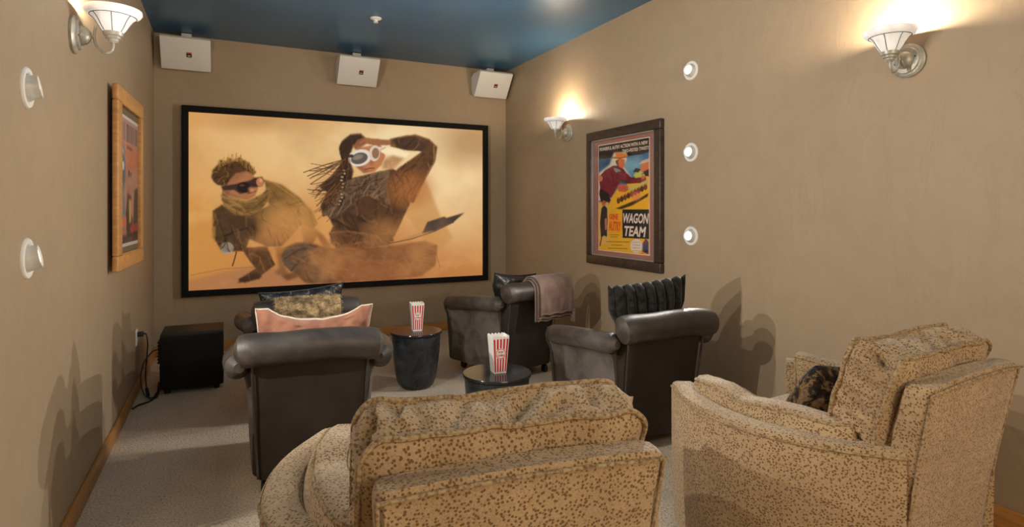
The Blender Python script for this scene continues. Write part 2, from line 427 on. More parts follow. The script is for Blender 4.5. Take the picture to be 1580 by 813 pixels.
cv.put(np.clip((cl-.46)*3.2, 0, 1)*.45*np.clip(1.2-Y/700, 0, 1), (168,112,62))
cv.put(np.clip((cl2-.5)*3, 0, 1)*.30, (240,196,134))
cv.ell(1200, 190, 130, 80, (150,108,66), .6, 1.2); cv.ell(330, 90, 160, 40, (160,106,62), .5, 1.4)
tx = .62+.76*cv.fbm(38, 4); tf = .5+1.0*cv.fbm(70, 3)
cv.poly([(53,735),(200,700),(320,680),(420,690),(560,740),(700,760),(1245,735),(1245,760),(53,800)], (168,112,72), .8, 4)
cv.line([(60,715),(190,690),(330,682)], 3, (150,98,60), .5)
P, L, EL = cv.poly, cv.line, cv.ell
# crouching figure
P([(360,330),(430,350),(500,400),(556,458),(578,512),(556,527),(520,512),(470,520),(420,500),(376,420)], (150,106,50), 1, 1, tx)
L([(400,345),(480,400),(545,470),(568,512)], 4, (196,148,74), .6)
P([(505,505),(560,520),(600,556),(640,608),(600,606),(575,560),(560,590),(520,592)], (150,92,50), .9, 2, tx)
P([(150,455),(188,430),(300,470),(380,436),(440,420),(505,452),(512,508),(470,560),(430,600),(370,600),(300,570),(282,618),(190,622),(152,560)], (92,64,38), 1, 1, tx)
P([(376,400),(430,395),(500,450),(440,470),(380,450)], (112,80,46), .8, 2, tf)
P([(150,470),(146,560),(160,586),(162,520)], (176,124,58), .9, 1)
P([(268,606),(372,600),(404,676),(350,716),(340,732),(254,748),(258,730),(326,690),(288,640)], (104,66,38), 1, 1, tx)
P([(254,732),(330,704),(352,722),(280,748)], (72,44,26), .9, 1, tx)
P([(404,600),(470,606),(470,640),(440,668),(470,735),(400,708),(420,690)], (120,76,44), .8, 3, tx)
P([(430,720),(486,700),(500,724),(452,740)], (92,56,34), .8, 2)
EL(460, 490, 110, 72, (206,144,78), .75, 1.1); EL(400, 560, 80, 50, (196,130,70), .55, 1.2)
P([(205,470),(330,490),(340,545),(300,570),(240,560),(215,520)], (84,56,34), .8, 3, tf)
L([(200,556),(250,540),(292,528)], 7, (58,40,28)); P([(230,545),(292,530),(300,570),(262,592),(236,580)], (96,66,42), 1, 1, tf)
EL(209, 606, 27, 24, (172,152,132), 1, .2, 0, .7+.6*cl2); L([(195,596),(222,620)], 2, (120,100,84), .7); L([(247,622),(240,650),(231,678)], 3, (50,34,24))
P([(185,395),(196,438),(240,472),(300,478),(350,450),(384,404),(380,362),(346,392),(290,416),(228,404),(192,378)], (150,108,54), 1, 1, .7+.6*cl2)
L([(190,410),(250,448),(320,446),(376,398)], 5, (104,72,36), .7); L([(214,440),(270,470),(330,458)], 3, (186,140,76), .6)
P([(190,350),(204,310),(250,290),(300,292),(326,326),(336,366),(322,398),(292,414),(244,402),(204,386)], (168,108,68), 1, 1, .85+.3*cl2)
P([(204,310),(250,296),(290,300),(250,330),(220,350)], (140,88,56), .7, 3)
EL(204, 382, 15, 16, (150,92,58)); L([(294,386),(312,382),(326,377)], 2.8, (104,56,40), .9); L([(298,392),(320,386)], 2, (186,116,80), .7); P([(212,392),(246,404),(290,410),(250,398)], (120,74,48), .7, 3)
P([(145,322),(150,290),(176,262),(180,248),(204,256),(214,240),(236,250),(262,238),(276,252),(300,262),(306,276),(328,300),(316,312),(290,296),(244,304),(220,330),(204,356),(172,352),(156,340)], (92,60,30), 1, 1, tf)
for k in range(26):
    t = k/25; x, y = 170+150*t, 272-38*math.sin(PI*min(1, t*1.1))+20*max(0, t-.6)*2; L([(x, y+22), (x+6*math.cos(k*2.1), y-6-5*math.sin(k*1.7))], 2.2, (186,134,64) if k % 3 else (120,78,36), .75)
P([(184,356),(246,346),(300,334),(322,322),(352,318),(362,336),(352,358),(318,362),(300,382),(262,388),(238,372),(190,374)], (58,38,31), 1, 1, .8+.4*cl2); EL(277, 361, 27, 21, (30,15,13), 1, .25); EL(270, 353, 10, 5, (92,62,50), .7, .8); EL(343, 340, 15, 18, (186,118,76), 1, .3); EL(346, 334, 6, 7, (226,168,116), .7, .8); P([(196,384),(214,402),(250,410),(240,396),(214,380)], (110,68,44), .6, 3); P([(296,366),(310,360),(322,376),(304,380)], (206,142,94), .8, 2)
# seated figure
P([(1012,325),(1050,420),(1076,486),(1126,572),(1064,632),(1000,570),(930,470),(960,400)], (206,150,84), .8, 3, .8+.4*cl)
P([(662,205),(676,176),(710,150),(752,147),(772,166),(724,196),(704,240),(722,300),(712,350),(668,420),(640,470),(598,482),(588,440),(616,384),(580,360),(636,316),(676,262)], (66,42,25), 1, 1, tf)
for x, y in ((520,303),(536,318),(548,350),(556,382),(566,408),(574,440),(584,462),(545,328),(600,480),(572,395)):
    L([(690,250),((690+x)/2+8,(250+y)/2-6+(y-300)*.12),(x,y)], 2.6, (82,50,28), .85)
P([(736,206),(832,190),(852,240),(836,276),(806,304),(764,308),(734,282),(722,244)], (186,118,74), 1, 1, .85+.3*cl2)
P([(790,250),(806,262),(800,278),(786,276)], (150,92,60), .7, 2); P([(734,262),(760,280),(790,302),(764,308),(736,286)], (132,80,52), .7, 3); L([(770,293),(788,288),(806,288)], 3, (120,56,46), .9); L([(774,299),(802,294)], 2, (168,92,74), .7)
P([(620,480),(604,420),(640,370),(700,330),(800,310),(880,290),(960,330),(952,430),(900,540),(866,600),(652,612),(624,552),(640,520)], (92,60,36), 1, 1, tx)
P([(868,172),(940,158),(972,153),(1030,172),(1062,204),(1054,262),(1016,330),(966,428),(900,420),(860,350),(900,292),(960,250),(1000,222),(930,216),(872,200)], (112,72,42), 1, 1, tx)
P([(872,170),(940,156),(976,166),(1026,200),(1000,222),(930,214),(876,198)], (84,58,40), .9, 1, tf); L([(1048,200),(1050,262),(1010,334),(968,420)], 4, (190,126,66), .55)
P([(820,204),(872,206),(950,228),(936,246),(872,236),(838,226)], (252,226,180), 1, 1)
P([(846,250),(880,236),(930,250),(880,296),(836,290)], (172,116,72), .8, 3, tf)
EL(950, 370, 80, 60, (176,104,52), .55, 1.2)
P([(718,198),(742,172),(766,164),(870,175),(872,196),(806,197),(776,190),(752,206),(730,214)], (156,98,62), 1, 1, .85+.3*cl2); L([(744,196),(770,182)], 2, (96,58,36), .7); L([(730,206),(742,186)], 2, (96,58,36), .7)
EL(748, 246, 47, 33, (226,212,196), 1, .1, -.25); EL(746, 248, 35, 23, (96,84,74), 1, .15, -.25); EL(740, 243, 20, 10, (150,134,120), .7, .6, -.25)
EL(808, 228, 22, 32, (214,196,176), 1, .12, .1); EL(812, 228, 15, 22, (150,106,76), 1, .2); L([(700,240),(716,238)], 8, (60,44,36)); L([(832,214),(850,206)], 5, (200,180,156))
P([(690,345),(760,318),(830,300),(868,300),(858,372),(872,440),(830,420),(770,396),(716,430),(672,470),(636,490),(598,470),(636,420),(660,380)], (118,88,64), 1, 1, .6+.8*cl2)
for q in ([(700,360),(770,350),(840,330)],[(690,400),(750,370),(830,380)],[(640,470),(700,420),(760,395)],[(820,310),(810,380),(850,430)]): L(q, 4, (70,48,32), .6)
for k in range(11):
    t = k/10; EL(683-12*t+5*math.sin(k*1.8), 296+138*t, 11, 8, (60,42,28)); EL(681-12*t+5*math.sin(k*1.8), 295+138*t, 6, 4, (196,164,122), .9, .4)
for q in ([(700,470),(760,500),(850,480)],[(680,520),(760,545),(860,530)],[(880,320),(900,400),(880,480)],[(920,330),(930,400)]): L(q, 4, (56,36,22), .55)
P([(626,545),(700,540),(780,552),(834,568),(836,596),(800,616),(660,612),(630,590)], (116,72,42), 1, 2, tx)
EL(800, 580, 38, 24, (150,92,56), .9, .5); L([(830,566),(868,560),(880,580)], 8, (52,36,26))
P([(430,640),(448,606),(490,586),(552,588),(600,604),(664,612),(860,602),(990,586),(1060,600),(1056,680),(1000,722),(900,740),(760,742),(640,750),(530,750),(480,706),(444,676)], (106,66,38), 1, 2, tx)
P([(430,640),(448,606),(490,586),(552,588),(570,620),(540,650),(500,690),(470,704),(440,676)], (104,84,64), 1, 1, .7+.6*cl2); L([(444,650),(500,616),(560,606)], 4, (66,50,38), .8); L([(470,698),(510,650),(560,630)], 5, (60,46,36), .8)
P([(500,690),(560,650),(640,680),(660,740),(540,752)], (128,96,64), .9, 3, tf)
P([(922,640),(950,600),(1010,580),(1062,604),(1046,676),(990,706),(940,690)], (124,82,50), .95, 2, tf)
for k in range(5): L([(940+k*8,640+k*10),(990,612+k*14),(1046,626+k*12)], 3, (84,54,32), .6)
FIG = []
def FD(pts, *a):
    FIG.append(pts); cv.folds_(pts, *a)
FD([(150,455),(188,430),(300,470),(380,436),(440,420),(505,452),(512,508),(470,560),(430,600),(370,600),(300,570),(282,618),(190,622),(152,560)], 70, 1.2, 60, 4, (52,34,20), (132,94,56), .7, (168,122,66), 1)
FD([(360,330),(430,350),(500,400),(556,458),(578,512),(556,527),(520,512),(470,520),(420,500),(376,420)], 40, .7, 80, 4, (104,70,32), (186,138,70), .5, (214,164,90), 2)
FD([(268,606),(372,600),(404,676),(350,716),(340,732),(254,748),(258,730),(326,690),(288,640)], 34, 1.3, 50, 4, (66,40,22), (150,98,58), .6, None, 3)
FD([(185,395),(196,438),(240,472),(300,478),(350,450),(384,404),(380,362),(346,392),(290,416),(228,404),(192,378)], 40, -.3, 60, 3.5, (100,68,32), (194,148,82), .6, (196,150,86), 4)
FD([(145,322),(150,290),(176,262),(204,256),(236,250),(276,252),(300,262),(328,300),(316,312),(290,296),(244,304),(220,330),(204,356),(172,352),(156,340)], 80, -.9, 34, 2.2, (48,28,14), (160,110,52), .8, (206,154,78), 5)
FD([(620,480),(604,420),(640,370),(700,330),(800,310),(880,290),(960,330),(952,430),(900,540),(866,600),(652,612),(624,552),(640,520)], 80, 1.3, 90, 5, (50,32,18), (134,90,54), .7, None, 6)
FD([(868,172),(940,158),(972,153),(1030,172),(1062,204),(1054,262),(1016,330),(966,428),(900,420),(860,350),(900,292),(960,250),(1000,222),(930,216),(872,200)], 90, 2.1, 60, 4, (62,40,26), (160,106,62), .7, (196,140,84), 7)
FD([(690,345),(760,318),(830,300),(868,300),(858,372),(872,440),(830,420),(770,396),(716,430),(672,470),(636,490),(598,470),(636,420),(660,380)], 70, 2.3, 80, 4, (66,46,32), (164,128,96), .65, (170,132,96), 8)
FD([(662,205),(676,176),(710,150),(752,147),(772,166),(724,196),(704,240),(722,300),(712,350),(668,420),(640,470),(598,482),(588,440),(616,384),(580,360),(636,316),(676,262)], 110, 2.1, 80, 2.4, (34,20,12), (120,76,44), .8, (180,130,78), 9)
for k in range(34):
    r_ = random.Random(k); x, y = r_.uniform(640,690), r_.uniform(250,400); l = r_.uniform(60,140); an = r_.uniform(2.55,3.25)-(y-250)/220
    L([(x,y),(x+l*.5*math.cos(an),y+l*.5*abs(math.sin(an))*1.0),(x+l*math.cos(an+.2),y+l*abs(math.sin(an+.25))+r_.uniform(-8,14))], 1.8, (78,48,28) if k % 3 else (130,84,48), .8)
FD([(430,640),(448,606),(490,586),(552,588),(600,604),(664,612),(860,602),(990,586),(1060,600),(1056,680),(1000,722),(900,740),(760,742),(640,750),(530,750),(480,706),(444,676)], 120, .5, 70, 5, (60,38,22), (150,102,62), .55, (170,116,68), 10)
FD([(626,545),(700,540),(780,552),(834,568),(836,596),(800,616),(660,612),(630,590)], 30, .2, 60, 4, (70,42,24), (160,106,66), .6, (176,122,76), 11)
fig = np.zeros_like(cv.X)
for q in FIG: fig = np.maximum(fig, cv.mask(q))
cv.put(cv.blur(fig, 1)*.26, (30,16,8)); cv.put(cv.blur(fig, 6)*cv.blur(np.clip((tf-.9)*3, 0, 1), 1)*.22, (24,14,8))
EL(470, 500, 95, 62, (206,144,78), .55, 1.2); EL(420, 560, 70, 45, (196,130,70), .4, 1.2); EL(950, 380, 70, 60, (184,112,56), .45, 1.2)
EL(720, 660, 200, 60, (172,104,58), .40, 1.2); EL(930, 560, 120, 60, (196,130,72), .40, 1.2)
P([(870,592),(940,566),(1012,544),(1022,506),(1090,485),(1100,490),(1172,470),(1128,508),(1050,544),(960,574)], (190,134,80), 1, 1)
P([(1000,552),(1022,506),(1090,485),(1098,491),(1172,470),(1128,508),(1050,544)], (56,50,48), 1, 1); L([(870,592),(960,574),(1050,545),(1128,508)], 2.5, (80,62,50), .9)
L([(1058,632),(1072,690)], 2.5, (120,76,46), .6)
EL(860, 720, 240, 40, (176,108,62), .5, 1.2); EL(1000, 650, 90, 70, (190,120,66), .35, 1.3)
cv.put(np.clip((cl2-.52)*4, 0, 1)*.35*np.clip((Y-420)/200, 0, 1), (206,142,82))
cv.build('projected_image', M_picture, (SX0+FB-1.12, .008, SZ1-FB), (SX1-SX0-2*FB, 0, 0), (0, 0, -(SZ1-SZ0-2*FB)), scr)

# ------------------------------------------------------------------ text helper
def text(s, parent, M, size, m, name='lettering', width=None, bold=.0, shear=0, height=None):
    cu = bpy.data.curves.new('t', 'FONT'); cu.body = s; cu.size = 1; cu.offset = bold; cu.shear = shear; cu.align_x = 'CENTER'; cu.align_y = 'CENTER'; cu.resolution_u = 2
    to = bpy.data.objects.new('t', cu); COL.objects.link(to); dg = bpy.context.evaluated_depsgraph_get(); dg.update()
    me = bpy.data.meshes.new_from_object(to.evaluated_get(dg)); bpy.data.objects.remove(to); bpy.data.curves.remove(cu)
    xs = [v.co.x for v in me.vertices]; ys = [v.co.y for v in me.vertices]
    sx = width/(max(xs)-min(xs)) if width else size; sy = height/(max(ys)-min(ys)) if height else (size if size else sx)
    cx, cy = (max(xs)+min(xs))/2, (max(ys)+min(ys))/2
    for v in me.vertices: v.co = M @ Vector(((v.co.x-cx)*sx, (v.co.y-cy)*sy, 0))
    me.name = name; me.materials.clear(); me.materials.append(m)
    o = bpy.data.objects.new(name, me); COL.objects.link(o); o.parent = parent; return o

# ---- framed poster on the right wall: local x runs towards the screen's far end reversed (viewer's right = -y world)
def basis(ox, oy, oz, right, out):                 # local x = viewer's right, y = up, z = out of the wall
    r, o_ = Vector(right), Vector(out); u = Vector((0,0,1))
    return Matrix(((r.x,u.x,o_.x,ox),(r.y,u.y,o_.y,oy),(r.z,u.z,o_.z,oz),(0,0,0,1)))
def picture_frame(root, w, h, bars, depth, m):
    for x0, x1, y0, y1 in ((-w/2, w/2, h/2-bars, h/2), (-w/2, w/2, -h/2, -h/2+bars), (-w/2, -w/2+bars, -h/2+bars, h/2-bars), (w/2-bars, w/2, -h/2+bars, h/2-bars)):
        MB().rbox(x0, x1, y0, y1, 0, depth, .008, 3).obj('frame_bar', m, root)
PW, PH = .965, 1.118
pr = thing('framed_poster', 'dark wood framed western film poster with rose mat, on the right wall', 'framed poster', mat=basis(XR, 3.805, 1.396, (0,-1,0), (-1,0,0)))
picture_frame(pr, PW, PH, .074, .042, M_dark)
fl = MB(); iw, ih = PW/2-.074, PH/2-.074
for a, b, c, d in ((-iw, iw, ih-.012, ih), (-iw, iw, -ih, -ih+.012), (-iw, -iw+.012, -ih, ih), (iw-.012, iw, -ih, ih)): fl.rbox(a, b, c, d, .008, .036, .003, 2)
fl.obj('silver_fillet', M_silver, pr)
MB().box(-iw, iw, -ih, ih, .002, .012).obj('mat_board', M_mat_rose, pr, False)
MB().box(-iw, iw, -ih, ih, .026, .028).obj('glass_pane', M_pane, pr, False)
AW, AH = .655, .872
pc = Canvas(200, 384, [(96,172),(335,140),(350,693),(102,672)], 5)
P, L, EL = pc.poly, pc.line, pc.ell; c1 = pc.fbm(5, 4); c2 = pc.fbm(18, 4)
pc.im[:] = srgb((228,176,50)); pc.put(np.clip((c1-.45)*3, 0, 1)*.3, (238,150,44))
P([(96,172),(335,140),(337,300),(260,330),(150,440),(98,440)], (52,104,142), 1, 1, .6+.8*c2)
EL(250, 268, 60, 40, (150,196,206), .6, 1.3); EL(130, 250, 40, 20, (28,52,80), .6, 1.2)
P([(96,172),(335,140),(337,206),(300,216),(200,226),(97,234)], (36,34,33), 1, 1)
P([(98,300),(150,262),(170,206),(230,204),(232,240),(214,270),(262,330),(240,330),(210,300),(150,440),(98,430)], (238,226,196), .8, 3)
P([(160,420),(200,360),(240,370),(342,300),(345,470),(218,474),(180,470),(150,470)], (238,176,44), 1, 2)
P([(98,318),(128,286),(166,266),(204,264),(232,300),(256,322),(306,322),(318,336),(300,350),(246,352),(208,338),(192,360),(160,420),(128,404),(104,370)], (120,36,50), 1, 1, .7+.6*c2)
P([(104,370),(150,400),(158,430),(140,470),(110,440),(100,400)], (36,28,34), 1, 1); P([(196,330),(232,336),(250,352),(214,348)], (52,22,30), .9, 2)
for q in ([(130,300),(150,350)],[(160,290),(170,340)],[(190,290),(186,330)],[(240,322),(290,332)]): L(q, 2.5, (70,22,34), .7)
P([(178,244),(196,230),(222,238),(224,262),(214,280),(196,272),(184,260)], (210,112,66), 1, 1, .8+.4*c2); P([(178,244),(192,238),(192,270),(182,258)], (60,36,30), .8, 1)
P([(156,228),(180,222),(176,208),(200,204),(226,212),(240,224),(214,232),(184,232)], (224,128,62), 1, 1); L([(160,229),(200,232),(238,225)], 2.5, (90,44,26), .8)
P([(168,276),(196,282),(208,292),(180,298)], (120,150,130), .9, 1)
EL(106, 326, 11, 14, (206,128,84)); EL(314, 330, 13, 14, (160,70,58)); EL(312, 322, 9, 8, (200,110,78))
P([(188,364),(210,352),(240,360),(246,380),(226,392),(196,388)], (196,98,68), 1, 1, .8+.4*c2)
P([(266,312),(286,288),(310,296),(300,320),(276,326)], (196,196,70), .9, 1); P([(240,372),(300,352),(336,330),(338,352),(280,372),(250,392)], (170,186,120), .8, 2)
P([(296,290),(306,256),(336,248),(338,290),(312,300)], (212,116,72), 1, 1); P([(262,296),(276,278),(300,284),(290,300)], (44,30,50), 1, 1); P([(312,296),(338,284),(340,318),(322,318)], (30,26,30), 1, 1); P([(290,262),(306,246),(336,236),(337,250),(308,258)], (226,190,150), .8, 1)
for k in range(9):
    x, y = 196+k*16, 432-k*8; EL(x, y, 9, 15, (70,34,34) if k % 2 else (108,48,40), .95, .3); EL(x+2, y-14, 4, 5, (190,120,80), .9)
P([(182,470),(300,420),(338,396),(338,412),(262,456),(210,474)], (52,30,32), .95, 1, .6+.8*c2); EL(280, 410, 22, 22, (226,124,98), .55, .8)
P([(104,440),(148,440),(150,640),(110,650),(104,600)], (222,180,100), .9, 2)
P([(112,470),(126,452),(142,470),(144,540),(142,610),(128,602),(112,614),(106,540)], (50,44,46), 1, 1, .6+.8*c2); EL(124, 446, 10, 13, (190,110,76)); P([(112,440),(124,430),(138,438),(130,446)], (180,90,52)); P([(130,520),(140,516),(142,570),(132,576)], (196,130,110), .9, 1); L([(116,610),(108,652)], 4, (150,66,40))
P([(148,496),(214,494),(215,590),(150,588)], (240,160,46), 1, 1)
P([(216,474),(345,474),(349,616),(219,612)], (36,40,40), 1, 0)
for y, x0, x1 in ((598,156,208),(608,160,200),(632,140,256),(648,166,222),(664,150,246)): 
    for k in range(int((x1-x0)/6)): L([(x0+k*6, y+(k % 3)*.6), (x0+k*6+4, y)], 2.0, (96,74,30), .8)
EL(288, 650, 30, 34, (226,208,188), 1, .1); 
for y in (632,646,660,674): L([(270,y),(306,y+1)], 1.6, (150,130,120), .8)
P([(316,640),(332,612),(346,630),(348,690),(318,680)], (60,78,110), 1, 1, .6+.8*c2); EL(330, 634, 8, 9, (150,60,50)); EL(318, 686, 9, 6, (232,124,40)); EL(336, 676, 9, 8, (56,40,54))
pc.build('poster_print', M_print, (-AW/2, AH/2, .0145), (AW, 0, 0), (0, -AH, 0), pr)
MB().box(-AW/2-.006, AW/2+.006, -AH/2-.006, AH/2+.006, .011, .0135).obj('mat_bevel', M_inkcream, pr, False)
def puv(x, y, dz=.0155):
    u, v = pc.uv(x, y); return ((u-.5)*AW, (.5-v)*AH, dz)
def ptext(s, x0, y0, x1, y1, hpx, m, bold=.0, shear=0):
    a, b = puv(x0, y0), puv(x1, y1); c = ((a[0]+b[0])/2, (a[1]+b[1])/2)
    text(s, pr, Matrix.Translation((c[0], c[1], .0158)), 0, m, width=b[0]-a[0], height=hpx/555*AH, bold=bold, shear=shear)
ptext('POWERFUL AUTRY ACTION WITH A NEW', 102, 190, 330, 160, 18, M_inkcream, .02)
ptext('TWO-FISTED TWIST!', 210, 200, 334, 185, 17, M_inkcream, .02)
ptext('GENE', 153, 510, 196, 509, 30, M_inkorange, .035); ptext('AUTRY', 151, 556, 211, 556, 50, M_inkorange, .03)
ptext('WAGON', 221, 518, 345, 516, 50, M_inkcream, .03, .22); ptext('TEAM', 228, 580, 334, 580, 50, M_inkcream, .03, .22)

# ---- framed poster on the left wall (hangs a little away from the wall at its far side)
dirv = Vector((.034, .80, 0)).normalized(); outv = Vector((dirv.y, -dirv.x, 0))
LW, LH = .765, 1.015
pl = thing('framed_poster', 'maple framed film poster in pink, grey and black, on the left wall', 'framed poster', mat=basis(-.550+.017, 3.755+.382, 1.468, dirv, outv))
picture_frame(pl, LW, LH, .085, .030, M_maple)
iw, ih = LW/2-.085, LH/2-.085
ln = MB()
for a, b, c, d in ((-iw, iw, ih-.008, ih), (-iw, iw, -ih, -ih+.008), (-iw, -iw+.008, -ih, ih), (iw-.008, iw, -ih, ih)): ln.rbox(a, b, c, d, .006, .032, .003, 2)
ln.obj('frame_lip', M_maple, pl)
MB().box(-iw, iw, -ih, ih, .001, .010).obj('mat_board', M_mat_grey, pl, False)
MB().box(-iw, iw, -ih, ih, .020, .022).obj('glass_pane', M_pane, pl, False)
lc = Canvas(120, 250, [(0,0),(100,0),(100,150),(0,150)], 9)
P, L, EL = lc.poly, lc.line, lc.ell; c1 = lc.fbm(6, 4); c2 = lc.fbm(16, 4)
lc.im[:] = srgb((176,132,116)); P([(0,0),(100,0),(100,4),(0,4)], (206,200,190), 1)
P([(0,4),(100,4),(100,30),(0,30)], (168,140,132), 1, 1); P([(0,28),(40,28),(40,60),(0,60)], (204,124,104), .9, 3); P([(40,32),(100,32),(100,62),(40,62)], (190,110,80), .85, 5, .8+.4*c2)
for x, c in ((6,(130,116,112)),(14,(120,104,104)),(22,(136,116,114)),(30,(130,84,80)),(42,(40,32,34)),(49,(44,34,36)),(58,(52,30,32)),(66,(90,40,38)),(74,(46,32,34)),(84,(44,32,36)),(93,(60,34,36))): P([(x-2.4,8),(x+2.4,8),(x+2.4,29),(x-2.4,29)], c, .9)
P([(40,33),(70,34),(70,38),(40,37)], (90,40,26), .7, 1)
EL(22, 50, 13, 18, (118,122,128), 1, .4, 0, .7+.6*c2); EL(21, 46, 7, 7, (206,204,202), .9, .6); EL(22, 64, 12, 22, (96,104,112), 1, .4, 0, .7+.6*c2); EL(24, 58, 4, 5, (222,220,216), .9)
EL(52, 66, 4, 5, (60,40,38)); EL(62, 67, 4, 4, (60,40,38))
P([(38,70),(100,62),(100,150),(30,150)], (168,126,108), .8, 5, .8+.4*c1)
P([(0,78),(26,82),(34,110),(30,150),(0,150)], (116,122,124), .95, 3, .7+.6*c2); P([(44,84),(54,78),(60,96),(50,104)], (178,92,80), .8, 2)
P([(44,88),(66,92),(60,112),(72,118),(70,140),(40,140),(36,112)], (58,50,56), .95, 2, .6+.8*c2); P([(80,84),(100,80),(100,145),(70,145),(76,110)], (52,48,58), .95, 2, .6+.8*c2)
P([(52,96),(64,96),(62,122),(54,124)], (200,160,96), .95, 2)
P([(0,118),(38,116),(38,127),(0,129)], (206,108,82), .95, 1); P([(0,132),(34,130),(34,136),(0,138)], (196,104,80), .8, 1); P([(58,128),(98,124),(98,134),(60,136)], (170,60,60), .8, 1, .6+.8*c2)
P([(0,138),(100,134),(100,147),(0,147)], (44,42,50), .8, 2, .7+.6*c2); P([(0,146),(100,146),(100,150),(0,150)], (196,192,186), 1)
lc.build('poster_print', M_print, (-.292, .375, .0115), (.584, 0, 0), (0, -.76, 0), pl)

# ------------------------------------------------------------------ wall sconces
def sconce(x, y, z, side, label):
    r = thing('wall_sconce', label, 'wall lamp', mat=Matrix.Translation((x, y, z)) @ Matrix.Rotation(0 if side > 0 else PI, 4, 'Z'), group=None)
    R = Matrix.Rotation(PI/2, 4, 'Y')              # lathe axis -> +x (out of the wall)
    bp = MB().lathe([(0, 0), (.076, 0), (.078, .010), (.070, .018), (.062, .020), (.058, .028), (.030, .030)], 36, mat=R).obj('backplate', M_pewter, r)
    MB().lathe([(.040, .028), (.040, .036), (.034, .050), (.020, .062), (.0, .066)], 24, mat=R).obj('dome', M_pewter, r)
    for s_ in (-1, 1): MB().lathe([(0, .024), (.005, .024), (.005, .030), (0, .031)], 8, (0, .056*s_*.8, .01*s_), R).obj('screw', M_lead, bp)
    MB().tube([(.060, 0, 0), (.074, 0, 0)], .006).obj('stub', M_pewter, r)
    arc = [(.080, 0, .045), (.075, 0, .020), (.074, 0, -.005), (.080, 0, -.032), (.095, 0, -.054), (.112, 0, -.063), (.128, 0, -.060), (.138, 0, -.046), (.141, 0, -.030), (.141, 0, -.014)]
    MB().tube(spline(arc, 30), .0052, 10).obj('arm', M_pewter, r)
    cx = .141
    MB().lathe([(0, -.018), (.012, -.018), (.020, -.010), (.020, -.004), (.028, .000), (.028, .008), (.036, .012), (.038, .026), (.030, .030), (0, .030)], 28, (cx, 0, 0)).obj('cup', M_pewter, r)
    prof = [(.024, .022), (.036, .026), (.048, .044), (.060, .066), (.072, .084), (.082, .092), (.098, .100), (.106, .112), (.105, .124), (.099, .124), (.094, .112), (.078, .098), (.066, .088), (.054, .066), (.042, .044), (.030, .030)]
    sh = MB().lathe(prof, 48, (cx, 0, 0)).obj('glass_shade', M_shade, r)
    def pr_(t):                                     # outer profile point
        q = [(.036, .027), (.048, .044), (.060, .066), (.072, .084), (.082, .092)]; k = min(int(t*4), 3); u = t*4-k
        return lerp(q[k][0], q[k+1][0], u)+.0012, lerp(q[k][1], q[k+1][1], u)
    ld = MB()
    for k in range(7):
        a = 2*PI*(k+.3)/7; ld.tube([(cx+pr_(t/10)[0]*math.cos(a), pr_(t/10)[0]*math.sin(a), pr_(t/10)[1]) for t in range(11)], .0016, 6)
    ld.tube([(cx+.0845*math.cos(2*PI*j/40), .0845*math.sin(2*PI*j/40), .0925) for j in range(40)], .0016, 6, True)
    ld.obj('lead_line', M_lead, sh)
    MB().lathe([(0, .035), (.011, .035), (.012, .060), (.022, .078), (.020, .098), (.010, .106), (0, .107)], 16, (cx, 0, 0)).obj('bulb', M_bulb, r)
    d = bpy.data.lights.new('sconce_light', 'POINT'); d.energy = SCONCE_W; d.color = WARM; d.shadow_soft_size = .02
    lo = bpy.data.objects.new('sconce_light', d); COL.objects.link(lo); lo.parent = r; lo.location = (cx, 0, .128)
    return r
sconce(XL, 2.97, 2.020, 1, 'pewter wall sconce with white glass bowl on the left wall, nearer than the maple frame')
sconce(XR, 1.64, 1.985, -1, 'large-looking pewter sconce with white glass bowl on the right wall, above the cream chair')
sconce(XR, 4.64, 2.003, -1, 'small-looking pewter sconce with white glass bowl on the right wall, beside the dark framed poster')

# ------------------------------------------------------------------ eyeball spot lamps in the walls
def eyeball(x, y, z, side, label, yaw, pitch, power):
    r = thing('wall_spotlight', label, 'spotlight', mat=Matrix.Translation((x, y, z)) @ Matrix.Rotation(0 if side > 0 else PI, 4, 'Z'))
    R = Matrix.Rotation(PI/2, 4, 'Y')
    MB().lathe([(.044, 0), (.066, 0), (.066, .003), (.062, .008), (.052, .009), (.046, .006), (.044, .001)], 40, mat=R).obj('trim_ring', M_trimring, r)
    Q = Matrix.Rotation(yaw, 4, 'Z') @ Matrix.Rotation(-pitch, 4, 'Y') @ R
    MB().lathe([(.040, -.020), (.044, .0), (.040, .014), (.038, .020), (.037, .036), (.032, .036), (.031, .030), (.0, .028)], 32, mat=Q).obj('snout', M_snout, r)
    MB().lathe([(0, .0315), (.025, .0315), (.0305, .0300)], 24, mat=Q).obj('lens', M_lens, r)
    d = bpy.data.lights.new('spot_light', 'AREA'); d.shape = 'DISK'; d.size = .026; d.energy = power; d.color = SOFT; d.spread = math.radians(152)
    lo = bpy.data.objects.new('spot_light', d); COL.objects.link(lo); lo.parent = r
    dv = Q.to_3x3() @ Vector((0,0,1)); lo.location = dv*.040; lo.rotation_euler = dv.to_track_quat('-Z', 'Y').to_euler()
    return r
for z, lb in ((2.241, 'round white wall spotlight, topmost of the three on the right wall'), (1.686, 'round white wall spotlight, middle of the three on the right wall'), (1.118, 'round white wall spotlight, lowest of the three on the right wall')):
    eyeball(XR, 3.055, z, -1, lb, math.radians(11), math.radians(4), EYEBALL_W)
for z, lb in ((1.685, 'round white wall spotlight on the left wall, upper one in view'), (1.143, 'round white wall spotlight on the left wall, lower one in view'), (2.241, 'round white wall spotlight on the left wall, above the upper edge of the view')):
    eyeball(XL, 2.348, z, 1, lb, math.radians(6), math.radians(11), EYEBALL_W)

